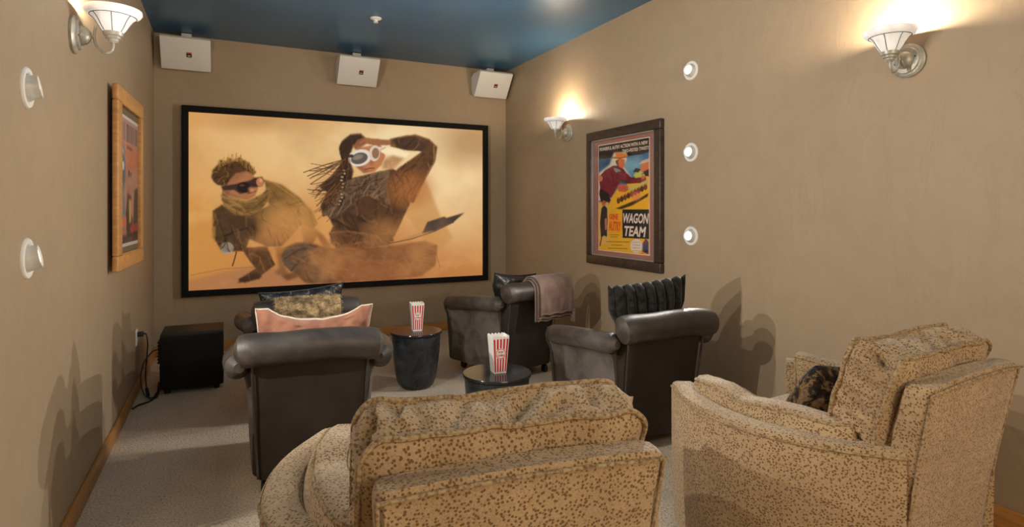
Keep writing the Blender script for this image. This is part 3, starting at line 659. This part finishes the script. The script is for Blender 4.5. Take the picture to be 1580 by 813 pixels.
# ------------------------------------------------------------------ back wall speakers
def speaker(x, label, yaw=0):
    W_ = .385
    r = thing('wall_speaker', label, 'speaker', (x, YB, 0), yaw)
    z1 = 2.778; z0 = z1-.250
    side = [(-.262, z1-.012), (-.082, z0), (-.02, z0+.03), (-.004, z0+.10), (-.004, z1-.03), (-.06, z1), (-.25, z1)]
    b = MB().loft([[(sx, q[0], q[1]) for q in side] for sx in (-W_/2+.004, -W_/2+.016, W_/2-.016, W_/2-.004)]).obj('cabinet', M_white, r, False)
    dv = Vector((0, .18, -(z1-.012-z0))).normalized(); nv = Vector((0, dv.z, -dv.y)).normalized()
    if nv.y > 0: nv = -nv
    c = Vector((0, -.172, (z1-.012+z0)/2)); L_ = .298
    Mx = Matrix(((1, 0, 0, c.x), (0, -dv.y, nv.y, c.y), (0, -dv.z, nv.z, c.z), (0, 0, 0, 1)))
    g = MB().rbox(-W_/2, W_/2, -L_/2, L_/2, -.004, .010, .006, 3).map(lambda p: Mx @ p).obj('grille', M_white, r)
    MB().box(.005, .045, -.022, .022, .010, .0125).map(lambda p: Mx @ p).obj('logo_badge', M_ink, g, False)
    MB().box(.005, .045, .010, .022, .0125, .0135).map(lambda p: Mx @ p).obj('badge_stripe', M_orangelogo, g, False)
    MB().box(.014, .036, -.012, -.004, .0125, .0132).map(lambda p: Mx @ p).obj('badge_mark', M_inkcream, g, False)
    MB().rbox(-.04, .04, -.10, -.004, z1-.004, ZC-.004, .003, 2).obj('bracket', M_white, r)
speaker(-.315, 'white wedge speaker high on the back wall, left corner above the screen')
speaker(1.165, 'white wedge speaker high on the back wall, centred above the screen')
speaker(2.612, 'white wedge speaker high on the back wall, right corner above the screen')

# ceiling sprinkler
cd_ = thing('ceiling_sprinkler', 'small white sprinkler cap on the blue ceiling', 'sprinkler', (1.092, 4.768, ZC))
MB().lathe([(0, 0), (.045, 0), (.045, -.006), (.030, -.014), (.022, -.016), (0, -.016)], 24).obj('escutcheon', M_white, cd_)
MB().lathe([(.014, -.016), (.014, -.030), (.020, -.033), (.020, -.036), (0, -.037)], 16).obj('deflector', M_white, cd_)

# ------------------------------------------------------------------ outlets, subwoofer, cords
def outlet(x, y, z, side, label):
    r = thing('wall_outlet', label, 'outlet', mat=basis(x, y, z, (0, side, 0), (side, 0, 0)))
    MB().rbox(-.036, .036, -.058, .058, 0, .006, .002, 2).obj('cover_plate', M_white, r)
    for s_ in (-1, 1):
        k = MB().rbox(-.016, .016, -.014+s_*.022, .014+s_*.022, .005, .008, .002, 2).obj('socket', M_trimring, r)
        q = MB()
        for d in (-.006, .006): q.box(d-.001, d+.001, s_*.022-.003, s_*.022+.006, .008, .0086)
        q.obj('slot', M_socket, k, False)
    return r
outlet(XL, 4.873, .396, 1, 'white outlet on the left wall beside the black subwoofer')
outlet(XR, 4.567, .336, -1, 'white outlet on the right wall behind the chair with the mauve blanket')
sub = thing('subwoofer', 'black box subwoofer on the carpet in the left back corner', 'subwoofer', (-.217, 4.935, 0))
MB().rbox(-.2, .2, -.165, .185, .035, .42, .008, 3).obj('cabinet', M_sub, sub)
MB().rbox(-.2, .2, -.19, -.166, .035, .408, .010, 3).obj('grille', M_grille, sub)
for sx in (-1, 1):
    for sy in (-1, 1): MB().lathe([(0, 0), (.016, 0), (.020, .004), (.020, .036), (0, .036)], 16, (sx*.155, sy*.14, 0)).obj('foot', M_rubber, sub)
pn = MB().box(-.206, -.199, -.10, .14, .09, .37).obj('amplifier_panel', M_sub, sub, False)
fn = MB()
for k in range(7): fn.box(-.224, -.205, -.08, .03, .20+k*.024, .208+k*.024)
fn.obj('heat_fin', M_rubber, pn, False)
pc_ = thing('power_cord', 'black power cord plugged into the left wall outlet', 'cord', (XL, 4.873, .396))
MB().rbox(.008, .045, -.016, .016, .006, .040, .006, 3).obj('plug', M_rubber, pc_)
MB().tube(spline([(.040, 0, .022), (.062, -.010, .020), (.072, -.020, -.05), (.066, -.03, -.16), (.062, -.05, -.25), (.075, -.12, -.33), (.10, -.20, -.385), (.14, -.16, -.388), (.15, -.05, -.33), (.145, .0, -.22)], 70), .0045, 8).obj('cable', M_rubber, pc_)
MB().tube([(.076, -.125, -.335), (.092, -.175, -.372)], .011, 8).obj('cord_bundle', M_rubber, pc_)
sc_ = tag(MB().tube(spline([(-.446, 4.862, .30), (-.475, 4.82, .29), (-.515, 4.76, .23), (-.525, 4.72, .13), (-.50, 4.68, .04), (-.46, 4.70, .008), (-.435, 4.76, .010), (-.428, 4.82, .08)], 60), .004, 8).obj('speaker_cable', M_rubber), 'thin black cable looping from the subwoofer side to the carpet', 'cable')
s2 = tag(MB().tube(spline([(-.545, 4.50, .006), (-.52, 4.56, .007), (-.48, 4.60, .007), (-.45, 4.66, .007), (-.434, 4.72, .03)], 30), .006, 8).obj('loose_cable', M_rubber), 'thick black cable end lying on the carpet before the subwoofer', 'cable')

# ------------------------------------------------------------------ tables and popcorn boxes
def drum_table(x, y, label):
    r = thing('drum_table', label, 'side table', (x, y, 0), 0, 'charcoal drum tables')
    MB().lathe([(0, 0), (.095, 0), (.112, .006), (.128, .022), (.140, .05), (.152, .11), (.165, .21), (.174, .31), (.178, .386), (.150, .388), (0, .388)], 64).obj('drum_body', M_lacquer, r)
    MB().lathe([(0, .388), (.180, .388), (.187, .392), (.188, .402), (.185, .408), (0, .409)], 64).obj('table_top', M_topgloss, r)
    return r
drum_table(1.256, 4.19, 'charcoal drum side table with popcorn box, farther one beside the left leather chairs')
drum_table(1.335, 2.93, 'charcoal drum side table with popcorn box, nearer one between the leather chairs')
def popcorn(x, y, z, rz, label):
    r = thing('popcorn_box', label, 'popcorn box', (x, y, z), rz, 'striped popcorn boxes')
    b, t, H_ = .034, .048, .205; th = .002
    def wall_(a, fx):                               # one tapered side wall with a scalloped top edge
        n = 20; out = []
        for k in range(n+1):
            s_ = -1+2*k/n; out.append((s_, H_-.010*(1-abs(math.sin(PI*2.5*(s_+1))))))
        vs = []
        for th_ in (0, th):
            for s_, h in out:
                vs.append((s_*b, -b+th_, 0)); ww = lerp(b, t, h/H_); vs.append((s_*ww, -ww+th_, h))
        m = 2*(n+1); fs = []
        for k in range(n):
            fs.append((2*k, 2*k+2, 2*k+3, 2*k+1)); fs.append((m+2*k, m+2*k+1, m+2*k+3, m+2*k+2)); fs.append((2*k+1, 2*k+3, m+2*k+3, m+2*k+1))
        return MB().add(vs, fs).map(lambda p: Matrix.Rotation(a, 3, 'Z') @ p)
    for k in range(4): wall_(k*PI/2, 0).obj('side_panel', M_white, r, False)
    MB().box(-b, b, -b, b, 0, .003).obj('base_panel', M_white, r, False)
    def on(sx, h, d=.0006): ww = lerp(b, t, h/H_); return (sx*ww, -ww-d, h)
    for a in (0, PI/2):                             # printed front and right faces
        Rz = Matrix.Rotation(a, 3, 'Z')
        st = MB()
        for (h0, h1) in ((.008, .188),):
            for k in range(5):
                c = -.80+k*.40
                st.add([on(c-.105, h0), on(c+.105, h0), on(c+.105, h1), on(c-.105, h1)], [(0,1,2,3)])
        st.map(lambda p: Rz @ p).obj('red_stripe', M_red, r, False)
        dc = MB(); n = 28; rad = .030; ch = .108
        vs = [on(0, ch, .0012)]+[(rad*math.cos(2*PI*k/n), on(0, ch+rad*math.sin(2*PI*k/n), .0012)[1], ch+rad*math.sin(2*PI*k/n)) for k in range(n)]
        dc.add(vs, [(0, 1+k, 1+(k+1) % n) for k in range(n)]).map(lambda p: Rz @ p).obj('white_disc', M_white, r, False)
        rg = MB(); vs = []
        for q in (.0275, .0245): vs += [(q*math.cos(2*PI*k/n), on(0, ch+q*math.sin(2*PI*k/n), .0017)[1], ch+q*math.sin(2*PI*k/n)) for k in range(n)]
        rg.add(vs, [(k, (k+1) % n, n+(k+1) % n, n+k) for k in range(n)]).map(lambda p: Rz @ p).obj('red_ring', M_red, r, False)
        tl = math.atan((t-b)/H_)
        for s_, hh in (('POP', ch+.009), ('CORN', ch-.009)):
            Mx = Rz.to_4x4() @ Matrix.Translation(on(0, hh, .0020)) @ Matrix.Rotation(PI/2+tl, 4, 'X')
            text(s_, r, Mx, 0, M_red, width=.026 if s_ == 'POP' else .036, height=.012, bold=.03)
    return r
popcorn(1.262, 4.195, .4095, math.radians(-7), 'red and white striped popcorn box on the farther drum table')
popcorn(1.340, 2.925, .4095, math.radians(-6), 'red and white striped popcorn box on the nearer drum table')

# ------------------------------------------------------------------ leather club chairs
def pillow_mb(w, h, t, nx=44, ny=44, pinch=.07, wr=.01, seed=0, power=.42, rib=None, fn=None):
    """knife-edge pillow standing in the local xz plane, thickness along y; returns front+back mesh and its edge loop"""
    mb = MB(); edge = []
    def P_(u, v, s):
        x = w/2*u*(1-pinch*(1-v*v)*abs(u)**2); z = h/2*v*(1-pinch*(1-u*u)*abs(v)**2)
        e = max(0, (1-u*u))*max(0, (1-v*v)); y = s*t/2*e**power
        q = Vector((x, y, z)); k = 1-(1-min(1, e*4))*.3
        q.y += wr*(nz((u*1.6, v*1.6, s*3+seed), 1.7)+.6*nz((u*3, v*3, seed+s), 2.1))*min(1, e*5)
        if rib: q.y += s*rib(u, v)*min(1, e*4); q.z += .9*rib(u, v)*max(0, v)**6
        if fn: q = fn(q, u, v)
        return q
    for s in (-1, 1):
        vs = [P_(-1+2*i/nx, -1+2*j/ny, s) for j in range(ny+1) for i in range(nx+1)]
        mb.add(vs, [(j*(nx+1)+i, j*(nx+1)+i+1, (j+1)*(nx+1)+i+1, (j+1)*(nx+1)+i) for j in range(ny) for i in range(nx)])
    n = 30
    edge = [P_(-1+2*i/n, -1, 1) for i in range(n)]+[P_(1, -1+2*i/n, 1) for i in range(n)]+[P_(1-2*i/n, 1, 1) for i in range(n)]+[P_(-1, 1-2*i/n, 1) for i in range(n)]
    return mb, edge
def weld(o, d=.0006):
    bm = bmesh.new(); bm.from_mesh(o.data); bmesh.ops.remove_doubles(bm, verts=bm.verts[:], dist=d); bmesh.ops.recalc_face_normals(bm, faces=bm.faces[:]); bm.to_mesh(o.data); bm.free()
    o.data.polygons.foreach_set('use_smooth', [True]*len(o.data.polygons)); return o

def leather_chair(label):
    r = thing('club_chair', label, 'armchair', (0,0,0), 0, 'dark leather club chairs')
    for s in (-1, 1):
        # arm wall: cross-sections along y, rear to front, flaring outwards
        secs = []
        for i in range(13):
            t = i/12; y = lerp(-.225, .325, t); xo = lerp(.275, .338, t**.6); xi = xo-lerp(.085, .10, t); zt = lerp(.615, .545, t)
            fl = lerp(.014, .020, t)
            q = [(xi, .085), (xo-.030, .085), (xo-.022, .20), (xo-.018, .34), (xo-.006, zt-.12), (xo+fl, zt-.05), (xo+fl, zt), (xi+.02, zt+.01), (xi, zt-.03)]
            secs.append([(s*a, y+(.0 if b > .1 else 0), b) for a, b in q])
        arm = MB().loft(secs).obj('arm', M_suede, r)
        # rolled top, fatter at the front
        path = [(s*(lerp(.300, .328, t)+.034*math.sin(PI*t)**.8), lerp(-.31, .330, t), lerp(.602, .540, t)+.012*math.sin(PI*t)) for t in [i/18 for i in range(19)]]
        def rr(t): return .056*(1-max(0, (t-.93)/.07)**2*.45)*(1-max(0, (.05-t)/.05)**2*.6)
        MB().tube(path, rr, 18).obj('arm_roll', M_leather, arm)
        # front facing of the arm
        fp = [(.245, .09), (.312, .09), (.328, .30), (.342, .45), (.368, .50), (.376, .54), (.360, .578), (.322, .592), (.286, .575), (.268, .54), (.252, .45)]
        f0 = [(s*a, .322, b) for a, b in fp]; f1 = [(s*a, .345, b) for a, b in fp]
        f2 = [(s*(a*.9+.031), .352, b*.96+.014) for a, b in fp]
        MB().loft([f0, f1, f2]).obj('arm_facing', M_leather, arm)
    # back: leaning slab
    secs = []
    for i in range(9):
        t = i/8; z = lerp(.075, .70, t); hw = lerp(.238, .258, t); yr = lerp(-.262, -.338, t)-.012*math.sin(PI*t)*-1; yf = yr+.10
        q = rrect(2*hw, yf-yr, .03, 40); secs.append([(a, (yr+yf)/2+b, z) for a, b in q])
    bk = MB().loft(secs).obj('back', M_backpanel, r)
    MB().tube([(-.228, -.266, .085), (-.238, -.285, .30), (-.246, -.318, .52), (-.250, -.338, .66)], .006).obj('welt', M_leather, bk)
    MB().tube([(.228, -.266, .085), (.238, -.285, .30), (.246, -.318, .52), (.250, -.338, .66)], .006).obj('welt', M_leather, bk)
    # scroll-over top roll
    path = []; n = 28
    for i in range(n+1):
        t = -1+2*i/n; path.append((t*.315, -.345+.010*t*t, .688-.016*abs(t)**3+.003*math.sin(5*t)))
    def rb(t):
        e = abs(2*t-1); return .073*(1-.55*max(0, (e-.90)/.10)**2)*(1+.02*math.sin(17*t))
    MB().tube(path, rb, 24).obj('back_roll', M_leather, r)
    # inner back pad, seat box, seat cushion
    MB().rbox(-.225, .225, -.275, -.16, .36, .715, .045, 5).map(lambda p: Vector((p.x, p.y-.14*(p.z-.36), p.z))).obj('back_pad', M_leather, r)
    MB().rbox(-.300, .300, -.25, .385, .085, .285, .02, 4).map(lambda p: Vector((p.x*(.85 if p.y < .05 else 1), p.y, p.z))).obj('seat_base', M_backpanel, r)
    MB().rbox(-.262, .262, -.20, .405, .288, .435, .045, 6).map(lambda p: Vector((p.x*(.80 if p.y < -.05 else 1), p.y, p.z+(.018*(1-(p.x/.3)**2)*(1-((p.y-.1)/.31)**2) if p.z > .4 else 0)))).obj('seat_cushion', M_leather, r)
    # feet on casters
    for sx in (-1, 1):
        for sy, yy in ((-1, -.225), (1, .30)):
            lg = MB().lathe([(0, .090), (.022, .090), (.020, .066), (.012, .058), (0, .058)], 14, (sx*.205, yy, 0)).obj('leg', M_rubber, r)
            MB().lathe([(0, -.012), (.028, -.012), (.032, -.008), (.032, .008), (.028, .012), (0, .012)], 20, (sx*.205, yy, .032), Matrix.Rotation(PI/2, 4, 'Y')).obj('caster', M_rubber, lg)
    return r
CH = {}
proto = leather_chair('')
spec = [('A', .388, 3.115, -7, 'dark leather club chair holding the terracotta pillow, nearest on the left'),
        ('B', .45, 4.12, 0, 'dark leather club chair under the tan fur throw, farther on the left'),
        ('C', 2.03, 4.27, 15, 'dark leather club chair with the mauve blanket over its back, by the right wall'),
        ('D', 2.12, 2.785, -1, 'dark leather club chair holding the ribbed black fur cushion, right of the nearer table')]
for i, (k, x, y, a, lb) in enumerate(spec):
    o = proto if i == 0 else copy_tree(proto)
    o.location = (x, y, 0); o.rotation_euler = (0, 0, math.radians(a)); o['label'] = lb
    CH[k] = Matrix.Translation((x, y, 0)) @ Matrix.Rotation(math.radians(a), 4, 'Z')

# ------------------------------------------------------------------ spotted barrel chairs
ARM = [(-.300, .075), (-.405, .19), (-.487, .32), (-.535, .48), (-.522, .66), (-.474, .79), (-.385, .93)]
def barrel_chair(label):
    r = thing('barrel_chair', label, 'armchair', (0,0,0), 0, 'spotted cream barrel chairs')
    A = spline([(x, y, 0) for x, y in ARM], 26)
    for s in (-1, 1):
        secs = []; wo = []; wi = []
        for i, p in enumerate(A):
            d = (A[min(i+1, 25)]-A[max(i-1, 0)]).normalized(); nrm = Vector((d.y, -d.x, 0))   # towards the seat
            th = .095; zt = lerp(.575, .588, i/25)
            q = [(.012, .03), (.004, .18), (0, .36), (0, zt-.022), (.006, zt-.006), (.018, zt), (th-.018, zt), (th-.006, zt-.006), (th, zt-.022), (th, .30), (th, .05)]
            secs.append([(s*(p.x+nrm.x*a), p.y+nrm.y*a, b) for a, b in q])
            wo.append((s*(p.x-nrm.x*.0005), p.y-nrm.y*.0005, zt-.020)); wi.append((s*(p.x+nrm.x*(th+.001)), p.y+nrm.y*(th+.001), zt-.020))
        arm = MB().loft(secs).obj('arm', M_spot, r)
        MB().tube(wo, .0045).tube(wi, .0045).obj('welt', M_welt, arm)
        # loose boxed cushion standing along the inside of the arm
        B = spline([(-.318, .215, 0), (-.368, .33, 0), (-.392, .50, 0), (-.385, .66, 0), (-.345, .83, 0)], 34)
        secs = []; w1 = []; w2 = []
        for i, p in enumerate(B):
            t = i/33; d = (B[min(i+1, 33)]-B[max(i-1, 0)]).normalized(); nrm = Vector((d.y, -d.x, 0)); e = abs(2*t-1)
            k = 1-.35*max(0, (e-.9)/.1)**2; th = .105*k; z0 = .43; z1 = .632+.012*nz((i*.17, s, 2.2))-.010*(1-e)+.02*max(0, t-.8)
            q = []
            for a, b in rrect(1, 1, .22, 36):
                bu = 1+.22*(1-(2*b)**2)
                q.append((a*th*bu, lerp(z0, z1, b+.5)))
            lean = .03
            cen = lambda zz: lean*(zz-.43)/.2
            secs.append([(s*(p.x+nrm.x*(a+cen(b))), p.y+nrm.y*(a+cen(b)), b+.004*nz((p.x*14, p.y*14, b*9))) for a, b in q])
            for W_, a in ((w1, -th*.46), (w2, th*.46)): W_.append((s*(p.x+nrm.x*(a+cen(z1))), p.y+nrm.y*(a+cen(z1)), z1-.012+.004*nz((i*.5, a*50, 1))))
        c = MB().loft(secs).obj('arm_cushion', M_spot, r)
        wl = MB()
        for W_ in (w1, w2):
            a, b = W_[0], W_[-1]; wl.tube([(a[0], a[1], .45), (a[0], a[1], .55)]+W_+[(b[0], b[1], .55), (b[0], b[1], .45)], .0055, 8)
        wl.obj('welt', M_welt, c)
    # back slab: leans rearwards, squared top with welt
    secs = []; zz = [.03, .12, .24, .36, .48, .58, .68, .745, .772, .78]
    for z in zz:
        t = z/.78; yr = lerp(.115, 0, t**1.4); th = lerp(.14, .085, t); hw = lerp(.275, .308, t**1.5)
        inset = .010 if z > .775 else (.003 if z > .77 else 0)
        q = rrect(2*(hw-inset), th-2*inset, .016, 48); secs.append([(a, yr+th/2+b, z+.010*(1-(a/hw)**2)*t) for a, b in q])
    bk = MB().loft(secs).obj('back', M_spot, r)
    def rim(sg): return [(sg*(lerp(.275, .308, (z/.78)**1.5)-.004), lerp(.115, 0, (z/.78)**1.4)+.003, z) for z in (.06, .15, .25, .35, .45, .55, .65, .72, .765)]
    MB().tube(rim(-1), .0045).tube(rim(1), .0045).tube([(x/20*.306, -.001, .766+.010*(1-(x/20)**2)) for x in range(-20, 21)], .0045).obj('welt', M_welt, bk)
    # seat box and seat cushion
    MB().rbox(-.40, .40, .12, .84, .03, .285, .03, 4).map(lambda p: Vector((p.x*(.76 if p.y < .4 else 1), p.y, p.z))).obj('seat_base', M_spot, r)
    sm = MB().rbox(-.335, .335, .19, .885, .287, .445, .05, 6).map(lambda p: Vector((p.x*(.82 if p.y < .4 else 1), p.y, p.z+(.02*(1-(p.x/.34)**2) if p.z > .4 else 0))))
    sm.obj('seat_cushion', M_spot, r)
    # loose boxed back cushion
    W_, H_, T_ = .635, .48, .138; n = 220
    loop = rrect(W_, H_, .060, n); C0 = Vector((-.008, .222, .630)); lean = math.radians(15)
    Rl = Matrix.Rotation(lean, 3, 'X')
    def place(x, y, z):
        sag = .016*nz((x*5, z*5, 4.1))+.014*nz((x*11, z*9, y*9))+.006*nz((x*24, z*18, 3.3))
        top = max(0, z/(H_/2)); z2 = z+.016*nz((x*4.5, 2.2, y*5))*top-.012*(1-abs(2*x/W_))*top
        return C0+Rl @ Vector((x, y+sag, z2))
    secs = []
    def face(sgn):
        out = []
        for sv in (.06, .2, .36, .52, .68, .80, .90, .965, 1.0):
            pf = .055*(1-sv**2.6); out.append([place(a*sv, sgn*(T_/2+pf), b*sv) for a, b in loop])
        return out
    secs += face(-1)
    per = [i/n for i in range(n)]
    for yy in (-.40, -.28, -.14, 0, .14, .28, .40):
        q = []
        for i, (a, b) in enumerate(loop):
            rdg = 1-abs(nz((i*.17+yy*1.6, yy*1.2, 7.7)))*2.2; g = 1+(.014+.12*(rdg-.62)+.05*nz((i*.5, 1.0, 3.7)))*(1-(abs(yy)*2)**2)*.8
            q.append(place(a*g, yy*T_*1.0, b*g))
        secs.append(q)
    secs += face(1)[::-1]
    bc = MB().loft(secs).obj('back_cushion', M_spot, r)
    MB().tube([place(a*1.008, -T_/2-.002, b*1.008) for a, b in loop], .0065, 8, True).tube([place(a*1.008, T_/2+.002, b*1.008) for a, b in loop], .0065, 8, True).obj('welt', M_welt, bc)
    return r
p2 = barrel_chair('spotted cream barrel chair with its back to the viewer, centre foreground')
for k, x, y, a, lb in (('E', .546, 1.023, -7, 'spotted cream barrel chair with its back to the viewer, centre foreground'), ('F', 2.126, 1.008, 5, 'spotted cream barrel chair holding the leopard fur pillow, by the right wall')):
    o = p2 if k == 'E' else copy_tree(p2)
    o.location = (x, y, 0); o.rotation_euler = (0, 0, math.radians(a)); o['label'] = lb
    CH[k] = Matrix.Translation((x, y, 0)) @ Matrix.Rotation(math.radians(a), 4, 'Z')

# ------------------------------------------------------------------ pillows, throws and blanket
def fur(parent, src, n, ln, m, seed, wd=.0016, droop=.4, name='fur'):
    rng = random.Random(seed); me = src.data; me.calc_loop_triangles(); T_ = me.loop_triangles
    ar = np.array([t.area for t in T_]); cs = np.cumsum(ar); V = [v.co.copy() for v in me.vertices]; NN = [v.normal.copy() for v in me.vertices]; mb = MB(); vs = []; fs = []
    for _ in range(n):
        t = T_[int(np.searchsorted(cs, rng.random()*cs[-1]))]; a, b = rng.random(), rng.random()
        if a+b > 1: a, b = 1-a, 1-b
        i, j, k = t.vertices; p = V[i]*(1-a-b)+V[j]*a+V[k]*b; nr = (NN[i]*(1-a-b)+NN[j]*a+NN[k]*b).normalized()
        d = (nr+Vector((rng.uniform(-.5,.5), rng.uniform(-.5,.5), rng.uniform(-.5,.5)-droop))).normalized(); sd = d.cross(Vector((rng.uniform(-1,1), rng.uniform(-1,1), rng.uniform(-1,1)))).normalized()*wd; L_ = ln*rng.uniform(.6, 1.25)
        o = len(vs); vs += [p-sd, p+sd, p+d*L_*.6+sd*.7-Vector((0,0,L_*.05)), p+d*L_-Vector((0,0,L_*.2))]; fs += [(o, o+1, o+2), (o, o+2, o+3)]
    mb.v = [tuple(x) for x in vs]; mb.f = fs
    me2 = bpy.data.meshes.new(name); me2.from_pydata(mb.v, [], mb.f); me2.materials.append(m); o = bpy.data.objects.new(name, me2); COL.objects.link(o); o.parent = parent
    return tag(o, kind='stuff')
def local(k, x, y, z, rz=0, rx=0, ry=0):
    return CH[k] @ Matrix.Translation((x, y, z)) @ Matrix.Rotation(math.radians(rz), 4, 'Z') @ Matrix.Rotation(math.radians(rx), 4, 'X') @ Matrix.Rotation(math.radians(ry), 4, 'Y')

def squeeze(lo, f=None):
    def g(q, u, v):
        t = min(1, max(0, (v+.25)/.7)); t = t*t*(3-2*t); q.x *= lerp(lo, 1, t)
        return f(q, u, v) if f else q
    return g
# terracotta pillow in chair A
t1 = thing('throw_pillow', 'terracotta suede pillow with cream piping, in the nearest left leather chair', 'pillow', mat=local('A', .015, -.085, .635, 3, 12, 1))
chop = lambda q, u, v: Vector((q.x, q.y+.012*nz((q.x*22, q.z*9, 2))*(1-u*u), q.z-max(0, v)**2*(.055*max(0, 1-(u*1.25)**2)**.8+.012*nz((u*3.1, 1, 5)))))
mb, ed = pillow_mb(.54, .39, .17, 60, 44, pinch=.06, wr=.020, seed=3, fn=squeeze(.70, chop))
weld(mb.obj('pillow_cover', M_terra, t1)); MB().tube(ed, .0042, 8, True).obj('piping', M_cream, t1)
# dark satin cushion in chair B
t2 = thing('satin_cushion', 'dark grey patterned satin cushion behind the tan fur throw', 'cushion', mat=local('B', .0, -.095, .625, 3, 12, -4))
mb, ed = pillow_mb(.52, .35, .14, pinch=.10, wr=.010, seed=8, fn=squeeze(.72))
weld(mb.obj('cushion_cover', M_satin, t2)); MB().tube(ed, .004, 8, True).obj('piping', M_blkleather, t2)
# black leather cushion in chair C
t3 = thing('leather_cushion', 'black leather cushion beside the mauve blanket', 'cushion', mat=local('C', -.035, -.10, .625, 2, 12, 5))
mb, ed = pillow_mb(.45, .35, .15, pinch=.10, wr=.012, seed=5, fn=squeeze(.75))
weld(mb.obj('cushion_cover', M_blkleather, t3)); MB().tube(ed, .005, 8, True).obj('piping', M_blkleather, t3)
# ribbed black fur cushion in chair D
t4 = thing('fur_cushion', 'ribbed black faux fur cushion standing in the right leather chair', 'cushion', mat=local('D', .045, -.10, .670, -8, 13, -6))
mb, ed = pillow_mb(.49, .46, .14, 112, 40, pinch=.04, wr=.006, seed=6, rib=lambda u, v: .024*(abs(math.cos(PI*u*4))**.6-.5), fn=squeeze(.76))
cc = weld(mb.obj('cushion_cover', M_fur_core, t4)); fur(t4, cc, 26000, .020, M_fur_blk, 4, .0026, .2)
# leopard pillow in chair F
t5 = thing('leopard_pillow', 'brown and black leopard faux fur pillow on the right cream chair', 'pillow', mat=local('F', -.03, .47, .575, -28, 30, 14))
mb, ed = pillow_mb(.30, .30, .15, pinch=.02, wr=.006, seed=9)
cc = weld(mb.obj('pillow_cover', M_leop, t5)); fur(t5, cc, 10000, .014, M_leop, 5, .0014, .2)
# draped sheets
def drape(prof, x0, x1, th, nx=30, wob=.006, seed=0, side=0):
    """prof: list of (y, z) along the drape; a sheet of thickness th between x0 and x1"""
    P_ = spline([(0, y, z) for y, z in prof], 60); mb = MB(); outer = []; inner = []
    for i, p in enumerate(P_):
        d = (P_[min(i+1, 59)]-P_[max(i-1, 0)]).normalized(); nr = Vector((0, d.z, -d.y))
        if nr.y > 0 and i > 40: nr = nr
        ro = []; ri = []
        for j in range(nx+1):
            u = j/nx; x = lerp(x0, x1, u)+side*(i/59-.5)*.05; ee = min(1, min(u, 1-u)*8); hang = abs(i/59-.45)*2
            w_ = wob*(1+1.4*hang)*(nz((x*15+seed, i*.035, seed), 1)+.6*nz((x*32, i*.05, seed+4), 1))
            q = Vector((x, p.y, p.z)); ro.append(q+nr*(th*(.35+.65*ee)+w_)); ri.append(q+nr*w_*.4)
        secs = ro+ri[::-1]; outer.append(secs)
    return mb.loft(outer)
RY, RZ, RR = -.345, .688, .075
def over_roll(front, rear, gap=.002, back_off=.0):
    q = []; R_ = RR+gap
    q += [(RY+R_+.010, RZ-front), (RY+R_+.004, RZ-front*.5)]
    for k in range(7): a = PI*k/6; q.append((RY+R_*math.cos(a), RZ+R_*math.sin(a)))
    q += [(RY-R_-.003, RZ-rear*.33), (RY-R_-.004+back_off, RZ-rear*.66), (RY-R_-.002+back_off*1.5, RZ-rear)]
    return q[::-1]
t6 = thing('fur_throw', 'tan and brown fur throw draped over the back of the farther left leather chair', 'throw', mat=CH['B'])
cc = weld(drape(over_roll(.05, .19), -.190, .185, .022, 30, .008, 2).obj('throw_cloth', M_fur_tan, t6)); fur(t6, cc, 15000, .016, M_fur_tan, 6, .0013, .2)
t7 = thing('fleece_blanket', 'folded mauve fleece blanket draped over the back of the right wall leather chair', 'blanket', mat=CH['C'])
weld(drape(over_roll(.06, .225, .003), -.085, .300, .012, 40, .004, 3).obj('blanket_layer', M_mauve, t7))
weld(drape(over_roll(.06, .205, .018), -.070, .302, .013, 40, .005, 5).obj('blanket_layer', M_mauve, t7))
weld(drape(over_roll(.055, .180, .034), -.055, .300, .014, 44, .008, 9).obj('blanket_layer', M_mauve, t7))
hm = MB()
for dz, g in ((.222, .013), (.202, .029), (.172, .049)): hm.tube([(lerp(-.06, .295, k/20), RY-RR-g+.003*math.sin(k), RZ-dz+.004*math.sin(k*.9)) for k in range(21)], .0065, 8)
hm.obj('hem', M_mauve, t7)
